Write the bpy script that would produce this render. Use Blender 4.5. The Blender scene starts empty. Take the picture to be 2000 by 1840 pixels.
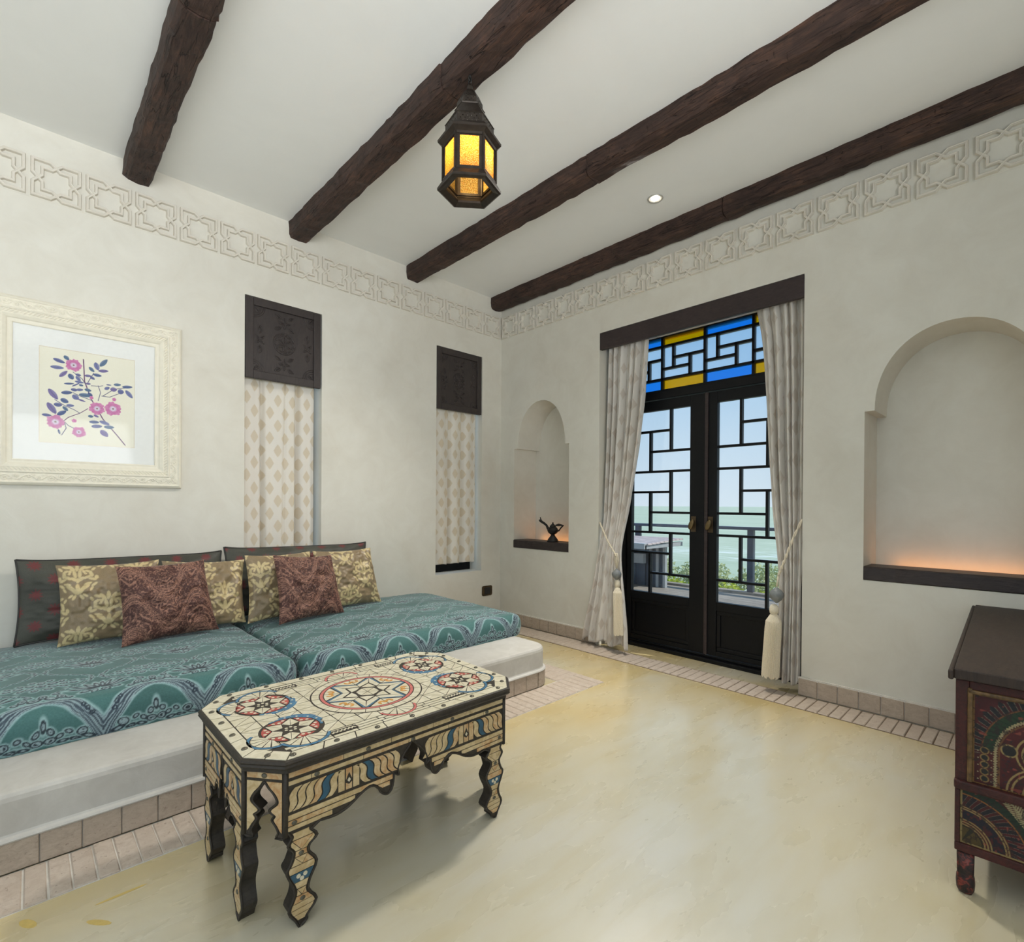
import bpy, bmesh, math, random
import numpy as np
from mathutils import Matrix, Vector
random.seed(7)
rng = np.random.default_rng(7)
PI = math.pi
SC = bpy.context.scene
COL = SC.collection

# ------------------------------------------------------------------ camera
cam_data = bpy.data.cameras.new('camera')
cam = bpy.data.objects.new('camera', cam_data)
COL.objects.link(cam)
YAW, PITCH, ROLL = 0.80794, -0.003838, 0.006247
_f = Vector((math.cos(YAW) * math.cos(PITCH), math.sin(YAW) * math.cos(PITCH), math.sin(PITCH)))
_r = Vector((math.sin(YAW), -math.cos(YAW), 0))
_u = _r.cross(_f)
_r2 = math.cos(ROLL) * _r + math.sin(ROLL) * _u
_u2 = -math.sin(ROLL) * _r + math.cos(ROLL) * _u
cam.matrix_world = Matrix(((_r2.x, _u2.x, -_f.x, -3.344), (_r2.y, _u2.y, -_f.y, -3.6603), (_r2.z, _u2.z, -_f.z, 1.12), (0, 0, 0, 1)))
cam_data.sensor_fit = 'HORIZONTAL'
cam_data.sensor_width = 36
cam_data.lens = 36 * 1001.034 / 2000
cam_data.shift_y = 70.1 / 2000
cam_data.clip_start = 0.02
cam_data.clip_end = 20000
SC.camera = cam

# ------------------------------------------------------------------ colour management
SC.view_settings.view_transform = 'Standard'
SC.view_settings.look = 'None'
SC.view_settings.exposure = 0.15
SC.view_settings.gamma = 1.0
SC.view_settings.use_curve_mapping = False

def lin(r, g, b):
    def f(c):
        c /= 255.0
        return c / 12.92 if c <= 0.04045 else ((c + 0.055) / 1.055) ** 2.4
    return (f(r), f(g), f(b))

# ------------------------------------------------------------------ sky, sun, fill lamps
world = bpy.data.worlds.new('world')
SC.world = world
world.use_nodes = True
_n = world.node_tree.nodes
_l = world.node_tree.links
_n.clear()
_tc = _n.new('ShaderNodeTexCoord')
_sp = _n.new('ShaderNodeSeparateXYZ')
_rp = _n.new('ShaderNodeValToRGB')
_bg = _n.new('ShaderNodeBackground')
_wo = _n.new('ShaderNodeOutputWorld')
_rp.color_ramp.elements[0].position = 0.0
_rp.color_ramp.elements[0].color = (*lin(212, 228, 240), 1)
_rp.color_ramp.elements[1].position = 1.0
_rp.color_ramp.elements[1].color = (*lin(112, 166, 222), 1)
_e = _rp.color_ramp.elements.new(0.30)
_e.color = (*lin(148, 194, 232), 1)
_e = _rp.color_ramp.elements.new(0.12)
_e.color = (*lin(190, 215, 236), 1)
_l.new(_tc.outputs['Generated'], _sp.inputs[0])
_l.new(_sp.outputs['Z'], _rp.inputs[0])
_l.new(_rp.outputs[0], _bg.inputs[0])
_bg.inputs[1].default_value = 1.0
_l.new(_bg.outputs[0], _wo.inputs[0])

def light(name, kind, loc, direction, energy, color, **kw):
    d = bpy.data.lights.new(name, kind)
    d.energy = energy
    d.color = color
    for k, v in kw.items():
        setattr(d, k, v)
    o = bpy.data.objects.new(name, d)
    COL.objects.link(o)
    o.location = loc
    o.rotation_euler = Vector(direction).to_track_quat('-Z', 'Y').to_euler()
    return o

# sun stands high over the coast to the right of the door
light('sun', 'SUN', (0, -8, 10), (-0.22, 0.58, -0.78), 3.4, (1.0, 0.96, 0.88), angle=0.02)
# added area fill lamps, standing for daylight, in assumed openings behind the camera
light('fill_back_opening', 'AREA', (-6.12, -2.9, 1.60), (1, 0, 0.60), 9, (0.90, 0.96, 1.0), shape='RECTANGLE', size=3.2, size_y=1.7)
light('fill_near_opening', 'AREA', (-3.7, -5.52, 1.70), (0, 1, 0.75), 92, (0.96, 0.98, 1.0), shape='RECTANGLE', size=3.0, size_y=1.5, spread=math.radians(112))

# ------------------------------------------------------------------ helpers
BASE = {}

def tag(o, label, cat, group=None):
    o['label'] = label
    o['category'] = cat
    if group:
        o['group'] = group
    return o

def struct(o):
    o['kind'] = 'structure'
    return o

def thing(name, loc, label=None, cat=None, group=None, rotz=0.0):
    o = bpy.data.objects.new(name, None)
    COL.objects.link(o)
    o.empty_display_size = 0.1
    o.location = loc
    o.rotation_euler = (0, 0, rotz)
    BASE[o.name] = Vector(loc) if rotz == 0 else Vector((0, 0, 0))
    if label:
        tag(o, label, cat, group)
    return o

def link_mesh(name, me, mat, parent=None, base=None):
    o = bpy.data.objects.new(name, me)
    COL.objects.link(o)
    if mat is not None and not me.materials:
        me.materials.append(mat)
    if parent is not None:
        o.parent = parent
        BASE[o.name] = BASE[parent.name]
    else:
        o.location = base if base is not None else (0, 0, 0)
        BASE[o.name] = Vector(base if base is not None else (0, 0, 0))
    return o

class MB:
    """collects shapes given in world coordinates; build() links them as one mesh object"""
    def __init__(self):
        self.v, self.f = [], []
    def add(self, V, F):
        n = len(self.v)
        self.v += [tuple(p) for p in V]
        self.f += [tuple(i + n for i in q) for q in F]
        return self
    def box(self, x0, x1, y0, y1, z0, z1):
        V = [(x, y, z) for z in (z0, z1) for y in (y0, y1) for x in (x0, x1)]
        return self.add(V, [(0, 2, 3, 1), (4, 5, 7, 6), (0, 1, 5, 4), (2, 6, 7, 3), (0, 4, 6, 2), (1, 3, 7, 5)])
    def prism(self, poly, fn, d0, d1):
        """poly: 2-D outline (a,b); fn(a,b,d)->xyz; extruded from d0 to d1"""
        n = len(poly)
        V = [fn(a, b, d0) for a, b in poly] + [fn(a, b, d1) for a, b in poly]
        F = [tuple(range(n))[::-1], tuple(range(n, 2 * n))]
        F += [(i, (i + 1) % n, n + (i + 1) % n, n + i) for i in range(n)]
        return self.add(V, F)
    def tube(self, path, r, n=8, close=False, cap=True):
        P = [Vector(p) for p in path]
        m = len(P)
        R = r if hasattr(r, '__len__') else [r] * m
        rings = []
        ref = None
        for i in range(m):
            if close:
                t = P[(i + 1) % m] - P[i - 1]
            else:
                t = P[min(i + 1, m - 1)] - P[max(i - 1, 0)]
            t.normalize()
            if ref is None:
                ref = Vector((0, 0, 1)) if abs(t.z) < 0.9 else Vector((1, 0, 0))
            a = (ref - t * ref.dot(t))
            if a.length < 1e-6:
                a = t.orthogonal()
            a.normalize()
            ref = a
            b = t.cross(a)
            rings.append([P[i] + (a * math.cos(2 * PI * k / n) + b * math.sin(2 * PI * k / n)) * R[i] for k in range(n)])
        V = [p for q in rings for p in q]
        F = []
        for i in range(m if close else m - 1):
            j = (i + 1) % m
            for k in range(n):
                k2 = (k + 1) % n
                F.append((i * n + k, i * n + k2, j * n + k2, j * n + k))
        if cap and not close:
            F.append(tuple(range(n))[::-1])
            F.append(tuple(range((m - 1) * n, m * n)))
        return self.add(V, F)
    def lathe(self, prof, c, n=24, a0=0.0, cap=True):
        """prof: (r,z) list, round axis z at c"""
        V = []
        for r, z in prof:
            for k in range(n):
                a = a0 + 2 * PI * k / n
                V.append((c[0] + r * math.cos(a), c[1] + r * math.sin(a), c[2] + z))
        F = []
        for i in range(len(prof) - 1):
            for k in range(n):
                k2 = (k + 1) % n
                F.append((i * n + k, i * n + k2, (i + 1) * n + k2, (i + 1) * n + k))
        if cap:
            F.append(tuple(range(n))[::-1])
            F.append(tuple(range((len(prof) - 1) * n, len(prof) * n)))
        return self.add(V, F)
    def build(self, name, mat, parent=None, smooth=False, bevel=0.0, seg=2, base=None):
        if parent is not None:
            b = BASE[parent.name]
        elif base is not None:
            b = Vector(base)
        else:
            a = np.array(self.v)
            mn, mx = a.min(0), a.max(0)
            b = Vector(((mn[0] + mx[0]) / 2, (mn[1] + mx[1]) / 2, mn[2]))
        me = bpy.data.meshes.new(name)
        me.from_pydata([(p[0] - b.x, p[1] - b.y, p[2] - b.z) for p in self.v], [], self.f)
        bm = bmesh.new()
        bm.from_mesh(me)
        bmesh.ops.recalc_face_normals(bm, faces=bm.faces)
        bm.to_mesh(me)
        bm.free()
        if smooth:
            me.polygons.foreach_set('use_smooth', [True] * len(me.polygons))
        o = link_mesh(name, me, mat, parent, None if parent is not None else b)
        if bevel:
            m = o.modifiers.new('bevel', 'BEVEL')
            m.width = bevel
            m.segments = seg
            m.limit_method = 'ANGLE'
            m.angle_limit = 0.6
        return o

def grid_mesh(name, P, mat, parent=None, base=None, col=None, uv=None, wrap_u=False, flip=False, smooth=True):
    """P: (nu,nv,3) world points (or local when base is zero); col: (nu,nv,3) linear colours stored as attribute 'paint'"""
    nu, nv = P.shape[:2]
    b = np.array(BASE[parent.name] if parent is not None else (base if base is not None else (0, 0, 0)))
    V = (P - b).reshape(-1, 3).astype(np.float32)
    idx = np.arange(nu * nv).reshape(nu, nv)
    if wrap_u:
        idx = np.concatenate([idx, idx[:1]], 0)
    a, c, d, e = idx[:-1, :-1], idx[1:, :-1], idx[1:, 1:], idx[:-1, 1:]
    F = np.stack([a, c, d, e] if not flip else [a, e, d, c], -1).reshape(-1, 4)
    me = bpy.data.meshes.new(name)
    me.vertices.add(len(V))
    me.vertices.foreach_set('co', V.ravel())
    me.loops.add(F.size)
    me.polygons.add(len(F))
    me.loops.foreach_set('vertex_index', F.ravel().astype(np.int32))
    me.polygons.foreach_set('loop_start', np.arange(0, F.size, 4, dtype=np.int32))
    me.polygons.foreach_set('loop_total', np.full(len(F), 4, dtype=np.int32))
    me.update(calc_edges=True)
    me.validate()
    if smooth:
        me.polygons.foreach_set('use_smooth', np.ones(len(F), dtype=bool))
    if col is not None:
        at = me.attributes.new('paint', 'FLOAT_COLOR', 'POINT')
        c4 = np.ones((nu * nv, 4), dtype=np.float32)
        c4[:, :3] = col.reshape(-1, 3)
        at.data.foreach_set('color', c4.ravel())
    if uv is not None:
        ul = me.uv_layers.new(name='uv')
        ul.data.foreach_set('uv', uv.reshape(-1, 2)[F.ravel()].astype(np.float32).ravel())
    return link_mesh(name, me, mat, parent, base)

def copy_obj(o, parent=None):
    c = o.copy()
    COL.objects.link(c)
    if parent is not None:
        c.parent = parent
        BASE[c.name] = BASE[parent.name]
    return c

def copy_tree(o, parent=None):
    c = copy_obj(o, parent)
    for ch in [k for k in bpy.data.objects if k.parent == o]:
        copy_tree(ch, c)
    return c

# smooth value noise for shapes and woven patterns
def vnoise(x, y, seed=0):
    xi, yi = np.floor(x).astype(np.int64), np.floor(y).astype(np.int64)
    fx, fy = x - xi, y - yi
    fx, fy = fx * fx * (3 - 2 * fx), fy * fy * (3 - 2 * fy)
    def h(a, b):
        n = (a * 374761393 + b * 668265263 + seed * 974711) & 0x7fffffff
        n = ((n ^ (n >> 13)) * 1274126177) & 0x7fffffff
        return ((n ^ (n >> 16)) & 0xffff) / 65535.0
    return (h(xi, yi) * (1 - fx) + h(xi + 1, yi) * fx) * (1 - fy) + (h(xi, yi + 1) * (1 - fx) + h(xi + 1, yi + 1) * fx) * fy

def sstep(a, b, x):
    t = np.clip((x - a) / (b - a), 0, 1)
    return t * t * (3 - 2 * t)
# ------------------------------------------------------------------ materials
class NT:
    def __init__(self, name):
        self.m = bpy.data.materials.new(name)
        self.m.use_nodes = True
        self.t = self.m.node_tree
        self.t.nodes.clear()
        self.out = self.t.nodes.new('ShaderNodeOutputMaterial')
    def n(self, typ, **kw):
        nd = self.t.nodes.new(typ)
        for k, v in kw.items():
            if k.startswith('i_'):
                key = k[2:]
                nd.inputs[int(key) if key.isdigit() else key.replace('_', ' ')].default_value = v
            else:
                setattr(nd, k, v)
        return nd
    def l(self, a, b):
        self.t.links.new(a, b)
    def obj(self):
        return self.n('ShaderNodeTexCoord').outputs['Object']
    def pos(self):
        return self.n('ShaderNodeNewGeometry').outputs['Position']
    def mapped(self, src, scale=(1, 1, 1), rot=(0, 0, 0)):
        m = self.n('ShaderNodeMapping')
        m.inputs['Scale'].default_value = scale
        m.inputs['Rotation'].default_value = rot
        self.l(src, m.inputs['Vector'])
        return m.outputs[0]
    def noise(self, vec, scale, detail=4, rough=0.55, dist=0.0):
        nd = self.n('ShaderNodeTexNoise')
        nd.inputs['Scale'].default_value = scale
        nd.inputs['Detail'].default_value = detail
        nd.inputs['Roughness'].default_value = rough
        nd.inputs['Distortion'].default_value = dist
        if vec is not None:
            self.l(vec, nd.inputs['Vector'])
        return nd.outputs[0]
    def ramp(self, fac, stops):
        r = self.n('ShaderNodeValToRGB')
        els = r.color_ramp.elements
        els[0].position, els[0].color = stops[0][0], (*stops[0][1], 1)
        els[1].position, els[1].color = stops[-1][0], (*stops[-1][1], 1)
        for p, c in stops[1:-1]:
            e = els.new(p)
            e.color = (*c, 1)
        self.l(fac, r.inputs[0])
        return r.outputs[0]
    def mix(self, fac, a, b, mode='MIX'):
        m = self.n('ShaderNodeMix', data_type='RGBA', blend_type=mode)
        for s, v in ((m.inputs[0], fac), (m.inputs[6], a), (m.inputs[7], b)):
            if hasattr(v, 'is_output') or isinstance(v, bpy.types.NodeSocket):
                self.l(v, s)
            elif isinstance(v, (int, float)):
                s.default_value = v
            else:
                s.default_value = (*v, 1)
        return m.outputs[2]
    def math(self, op, a, b=None, c=None):
        m = self.n('ShaderNodeMath', operation=op)
        for i, v in enumerate((a, b, c)):
            if v is None:
                continue
            if isinstance(v, bpy.types.NodeSocket):
                self.l(v, m.inputs[i])
            else:
                m.inputs[i].default_value = v
        return m.outputs[0]
    def bump(self, h, strength=0.3, dist=0.01):
        b = self.n('ShaderNodeBump')
        b.inputs['Strength'].default_value = strength
        b.inputs['Distance'].default_value = dist
        self.l(h, b.inputs['Height'])
        return b.outputs[0]
    def bsdf(self, color, rough=0.5, metal=0.0, normal=None, spec=0.5, **kw):
        p = self.n('ShaderNodeBsdfPrincipled')
        for key, v in (('Base Color', color), ('Roughness', rough), ('Metallic', metal), ('Specular IOR Level', spec), *kw.items()):
            s = p.inputs[key]
            if isinstance(v, bpy.types.NodeSocket):
                self.l(v, s)
            elif isinstance(v, (int, float)):
                s.default_value = v
            else:
                s.default_value = (*v, 1)
        if normal is not None:
            self.l(normal, p.inputs['Normal'])
        self.l(p.outputs[0], self.out.inputs[0])
        return p

def mat_plain(name, rgb, rough=0.5, metal=0.0, var=0.12, scale=18, bump=0.1, spec=0.5, bdist=0.004):
    t = NT(name)
    c = lin(*rgb)
    v = t.obj()
    nz = t.noise(v, scale, 5)
    col = t.ramp(nz, [(0.3, tuple(x * (1 - var) for x in c)), (0.7, tuple(min(1, x * (1 + var)) for x in c))])
    t.bsdf(col, rough, metal, t.bump(nz, bump, bdist), spec)
    return t.m

M = {}
def plaster(name, a, b, s=1.0):
    t = NT(name)
    p = t.pos()
    big = t.noise(p, 1.1 * s, 5, 0.6, 0.4)
    mid = t.noise(p, 5.5 * s, 6, 0.65, 0.8)
    fine = t.noise(p, 60, 4, 0.6)
    f = t.math('ADD', t.math('MULTIPLY', big, 0.6), t.math('MULTIPLY', mid, 0.4))
    col = t.ramp(f, [(0.36, lin(*a)), (0.62, lin(*b))])
    h = t.math('ADD', t.math('MULTIPLY', mid, 0.7), t.math('MULTIPLY', fine, 0.2))
    t.bsdf(col, 0.62, 0, t.bump(h, 0.22, 0.006), 0.3)
    return t.m
M['wall'] = plaster('wall_plaster', (212, 207, 194), (224, 221, 210))
M['ceiling'] = plaster('ceiling_plaster', (236, 236, 233), (241, 241, 238), 0.5)
M['plinth'] = plaster('plinth_limewash', (188, 184, 176), (208, 205, 198), 2.0)
M['relief'] = plaster('frieze_plaster', (212, 205, 191), (222, 216, 204), 2.0)

def m_floor():
    t = NT('polished_cement')
    p = t.pos()
    w = t.mapped(p, (1.0, 1.6, 1), (0, 0, 0.6))
    big = t.noise(w, 0.9, 3, 0.5, 0.5)
    mid = t.noise(t.mapped(p, (1.0, 3.2, 1), (0, 0, 0.6)), 3.0, 4, 0.5, 0.3)
    f = t.math('ADD', t.math('MULTIPLY', big, 0.72), t.math('MULTIPLY', mid, 0.28))
    worn = t.ramp(f, [(0.33, lin(196, 184, 148)), (0.46, lin(203, 195, 168)), (0.58, lin(206, 201, 182)), (0.70, lin(209, 206, 194))])
    fresh = t.ramp(f, [(0.35, lin(204, 180, 124)), (0.65, lin(214, 195, 144))])
    # the ochre coat survives along the stone borders; foot traffic has worn the middle pale
    sp = t.n('ShaderNodeSeparateXYZ')
    t.l(p, sp.inputs[0])
    e1 = t.math('SUBTRACT', -1.72, sp.outputs[1])
    e2 = t.math('SUBTRACT', -0.22, sp.outputs[0])
    e = t.math('MINIMUM', t.math('ABSOLUTE', e1), t.math('ABSOLUTE', e2))
    e = t.math('ADD', e, t.math('MULTIPLY', t.math('SUBTRACT', big, 0.5), 0.9))
    k = t.ramp(e, [(0.02, (1, 1, 1)), (0.52, (0, 0, 0))])
    col = t.mix(k, worn, fresh)
    sc = t.noise(t.mapped(p, (1.2, 9, 1), (0, 0, 0.75)), 2.0, 5, 0.55, 0.2)
    col = t.mix(t.math('MULTIPLY', t.ramp(sc, [(0.52, (0, 0, 0)), (0.80, (1, 1, 1))]), 0.30), col, lin(190, 172, 126))
    fine = t.noise(p, 45, 5, 0.7, 0.2)
    col = t.mix(t.math('MULTIPLY', t.ramp(fine, [(0.66, (0, 0, 0)), (0.76, (1, 1, 1))]), 0.08), col, lin(150, 134, 100))
    rough = t.math('ADD', t.math('MULTIPLY', mid, 0.16), 0.20)
    t.bsdf(col, rough, 0, t.bump(mid, 0.02, 0.004), 0.9, **{'Coat Weight': 0.8, 'Coat Roughness': 0.22, 'Coat IOR': 1.6})
    return t.m
M['floor'] = m_floor()

def m_tile(name, a, b, c):
    t = NT(name)
    r = t.n('ShaderNodeObjectInfo').outputs['Random']
    p = t.pos()
    nz = t.noise(t.mapped(p, (1, 1, 1.6)), 34, 7, 0.7, 0.6)
    col = t.ramp(nz, [(0.34, lin(*a)), (0.62, lin(*b))])
    col = t.mix(t.math('MULTIPLY', r, 0.45), col, lin(*c))
    pits = t.noise(t.mapped(p, (1, 1, 2.2)), 85, 3, 0.5, 1.0)
    pit = t.ramp(pits, [(0.30, (1, 1, 1)), (0.37, (0, 0, 0))])
    col = t.mix(t.math('MULTIPLY', pit, 0.45), col, lin(130, 108, 92))
    h = t.math('SUBTRACT', t.math('MULTIPLY', nz, 0.5), pit)
    t.bsdf(col, 0.55, 0, t.bump(h, 0.35, 0.003), 0.35)
    return t.m
M['tile'] = m_tile('travertine_floor_tile', (184, 167, 150), (205, 191, 176), (193, 177, 161))
M['basetile'] = m_tile('travertine_base_tile', (170, 154, 137), (193, 178, 160), (181, 165, 148))
M['mortar'] = mat_plain('mortar', (218, 213, 204), 0.8)
M['mortar_dark'] = mat_plain('dark_joint', (120, 102, 84), 0.9)

def m_wood(name, a, b, grain=(1, 1, 1), scale=9, rough=0.55, bump=0.4, spec=0.35, bd=0.006):
    t = NT(name)
    p = t.pos()
    g = t.noise(t.mapped(p, grain), scale, 8, 0.68, 1.2)
    k = t.noise(p, 3.5, 4, 0.6)
    f = t.math('ADD', t.math('MULTIPLY', g, 0.7), t.math('MULTIPLY', k, 0.3))
    col = t.ramp(f, [(0.34, lin(*a)), (0.66, lin(*b))])
    t.bsdf(col, rough, 0, t.bump(g, bump, bd), spec)
    return t.m
def m_beam():
    t = NT('hewn_dark_beam')
    p = t.pos()
    g = t.noise(t.mapped(p, (5, 0.8, 5)), 8, 8, 0.7, 1.5)
    k = t.noise(p, 4.0, 5, 0.65)
    f = t.math('ADD', t.math('MULTIPLY', g, 0.6), t.math('MULTIPLY', k, 0.4))
    col = t.ramp(f, [(0.34, lin(38, 28, 26)), (0.52, lin(70, 52, 45)), (0.70, lin(106, 76, 60))])
    cr = t.noise(t.mapped(p, (16, 1.1, 16)), 2.2, 3, 0.5, 0.5)
    crack = t.ramp(t.math('ABSOLUTE', t.math('SUBTRACT', cr, 0.5)), [(0.0, (1, 1, 1)), (0.012, (0, 0, 0))])
    nick = t.noise(t.mapped(p, (5, 22, 5)), 3.0, 4, 0.6, 0.3)
    nk = t.ramp(nick, [(0.66, (0, 0, 0)), (0.72, (1, 1, 1))])
    dk = t.math('MAXIMUM', t.math('MULTIPLY', crack, 0.8), t.math('MULTIPLY', nk, 0.45))
    col = t.mix(dk, col, lin(14, 10, 9))
    h = t.math('SUBTRACT', t.math('MULTIPLY', g, 0.6), t.math('MULTIPLY', dk, 0.8))
    t.bsdf(col, 0.6, 0, t.bump(h, 0.9, 0.012), 0.3)
    return t.m
M['beam'] = m_beam()
M['darkwood'] = m_wood('dark_stained_wood', (45, 37, 37), (66, 55, 54), (3, 3, 14), 7, 0.5, 0.12)
M['panelwood'] = m_wood('carved_dark_wood', (47, 41, 40), (66, 58, 55), (12, 3, 2), 7, 0.48, 0.12, 0.4)
M['doorblack'] = m_wood('black_painted_door', (6, 7, 9), (13, 14, 17), (3, 10, 2), 9, 0.45, 0.08, 0.25)
M['shelfwood'] = m_wood('dark_shelf', (40, 33, 34), (64, 54, 52), (3, 1, 8), 10, 0.45, 0.35, 0.4)
M['brass'] = mat_plain('aged_brass', (112, 96, 66), 0.38, 0.8, 0.25, 40)
M['bronze'] = mat_plain('dark_bronze', (86, 72, 54), 0.42, 0.75, 0.25, 30)
M['blacksocket'] = mat_plain('black_plastic', (34, 34, 36), 0.4)
M['rim'] = m_wood('table_dark_resin', (40, 35, 30), (66, 58, 48), (1, 1, 1), 60, 0.5, 0.5, 0.4, 0.002)
M['inside'] = m_wood('table_raw_inside', (34, 28, 26), (62, 52, 46), (4, 4, 1), 14, 0.7, 0.5)
M['stud'] = mat_plain('grey_metal_stud', (104, 100, 88), 0.35, 0.7, 0.15, 60)
def m_bone(name, a, b, c):
    t = NT(name)
    r = t.n('ShaderNodeObjectInfo').outputs['Random']
    p = t.pos()
    nz = t.noise(p, 42, 5, 0.65, 0.8)
    col = t.ramp(nz, [(0.36, lin(*a)), (0.66, lin(*b))])
    col = t.mix(t.math('MULTIPLY', t.math('GREATER_THAN', r, 0.62), 0.6), col, t.ramp(nz, [(0.35, lin(*c)), (0.7, lin(*b))]))
    t.bsdf(col, 0.33, 0, t.bump(nz, 0.06, 0.001), 0.5)
    return t.m
M['bone'] = m_bone('bone_inlay_top', (206, 197, 170), (226, 219, 196), (202, 192, 160))
M['bone_side'] = m_bone('bone_inlay_side', (186, 158, 112), (216, 194, 152), (186, 124, 66))
M['inlay_red'] = mat_plain('red_inlay', (178, 74, 66), 0.35, 0, 0.2, 60)
M['inlay_blue'] = mat_plain('blue_inlay', (62, 116, 150), 0.35, 0, 0.2, 60)
M['inlay_deepblue'] = mat_plain('deep_blue_inlay', (44, 86, 108), 0.35, 0, 0.2, 60)
M['inlay_orange'] = mat_plain('orange_inlay', (206, 144, 52), 0.35, 0, 0.15, 60)
M['inlay_pink'] = mat_plain('pink_inlay', (200, 106, 100), 0.35, 0, 0.15, 60)

def m_paint(name, rough=0.6, spec=0.4, bump=0.15, sheen=0.0, scale=220, metal_lum=False, bd=0.001, transl=0.0):
    """colour comes from the woven or painted pattern stored on the mesh"""
    t = NT(name)
    a = t.n('ShaderNodeAttribute', attribute_name='paint')
    nz = t.noise(t.obj(), scale, 3, 0.6)
    col = t.mix(0.22, a.outputs['Color'], t.ramp(nz, [(0.3, (0.25, 0.25, 0.25)), (0.7, (0.8, 0.8, 0.8))]), 'OVERLAY')
    p = t.bsdf(col, rough, 0, t.bump(nz, bump, bd), spec)
    if sheen:
        p.inputs['Sheen Weight'].default_value = sheen
        p.inputs['Sheen Roughness'].default_value = 0.35
    return t.m
M['velvet'] = m_paint('teal_brocade_velvet', 0.75, 0.25, 0.25, 0.45, 160)
M['goldcloth'] = m_paint('gold_damask_satin', 0.42, 0.5, 0.2, 0.15, 300)
M['browncloth'] = m_paint('brown_paisley_velvet', 0.6, 0.35, 0.25, 0.2, 260)
M['darkcloth'] = m_paint('charcoal_silk', 0.5, 0.3, 0.15, 0.1, 240)
M['artpaper'] = m_paint('printed_paper', 0.7, 0.2, 0.02, 0, 300)
M['chestpaint'] = m_paint('worn_chest_paint', 0.5, 0.4, 0.25, 0, 90, bd=0.002)
M['piping'] = mat_plain('black_piping', (42, 40, 36), 0.5)
M['frame'] = mat_plain('ivory_frame', (232, 226, 208), 0.5, 0, 0.04, 30, 0.05)
M['mat'] = mat_plain('mount_board', (236, 237, 233), 0.8, 0, 0.02, 60, 0.02)

def m_curtain(name, a, b, pu, pv, tr, trcol, quatre=False):
    """cream cloth with a staggered diamond print; cloth lets light through"""
    t = NT(name)
    u = t.n('ShaderNodeUVMap', uv_map='uv').outputs[0]
    s = t.n('ShaderNodeSeparateXYZ')
    t.l(u, s.inputs[0])
    def cell(ou, ov):
        x = t.math('SUBTRACT', t.math('FRACT', t.math('ADD', t.math('DIVIDE', s.outputs[0], pu), ou)), 0.5)
        y = t.math('SUBTRACT', t.math('FRACT', t.math('ADD', t.math('DIVIDE', s.outputs[1], pv), ov)), 0.5)
        pw = 1.15 if quatre else 0.86
        ax = t.math('POWER', t.math('ABSOLUTE', t.math('MULTIPLY', x, 2.0)), pw)
        ay = t.math('POWER', t.math('ABSOLUTE', t.math('MULTIPLY', y, 2.0)), pw)
        return t.math('ADD', ax, ay)
    d = t.math('MINIMUM', cell(0, 0), cell(0.5, 0.5))
    nz = t.noise(u, 60, 4, 0.6)
    d = t.math('ADD', d, t.math('MULTIPLY', t.math('SUBTRACT', nz, 0.5), 0.10))
    msk = t.ramp(d, [(0.42, (1, 1, 1)), (0.50, (0, 0, 0))] if quatre else [(0.50, (1, 1, 1)), (0.57, (0, 0, 0))])
    col = t.mix(msk, lin(*a), lin(*b))
    weave = t.noise(t.mapped(u, (900, 900, 1)), 1.0, 2)
    d1 = t.n('ShaderNodeBsdfPrincipled')
    t.l(col, d1.inputs['Base Color'])
    d1.inputs['Roughness'].default_value = 0.6
    d1.inputs['Specular IOR Level'].default_value = 0.3
    d1.inputs['Sheen Weight'].default_value = 0.2
    t.l(t.bump(weave, 0.1, 0.001), d1.inputs['Normal'])
    tl = t.n('ShaderNodeBsdfTranslucent')
    t.l(t.mix(1.0, col, lin(*trcol), 'MULTIPLY'), tl.inputs[0])
    mx = t.n('ShaderNodeMixShader')
    mx.inputs[0].default_value = tr
    t.l(d1.outputs[0], mx.inputs[1])
    t.l(tl.outputs[0], mx.inputs[2])
    t.l(mx.outputs[0], t.out.inputs[0])
    return t.m
M['curtain'] = m_curtain('door_curtain_cloth', (241, 239, 234), (224, 217, 207), 0.15, 0.20, 0.32, (255, 238, 218))
M['wcurtain'] = m_curtain('window_curtain_cloth', (247, 246, 242), (234, 226, 208), 0.15, 0.175, 0.36, (255, 234, 204), True)
M['rope'] = mat_plain('cream_rope', (226, 214, 190), 0.8, 0, 0.1, 120, 0.3)
M['tassel'] = mat_plain('cream_tassel', (232, 221, 198), 0.8, 0, 0.1, 160, 0.3)
M['greybead'] = mat_plain('grey_wound_bead', (128, 132, 132), 0.5, 0, 0.12, 60, 0.3)
M['track'] = mat_plain('white_curtain_track', (236, 236, 234), 0.4)

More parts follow.
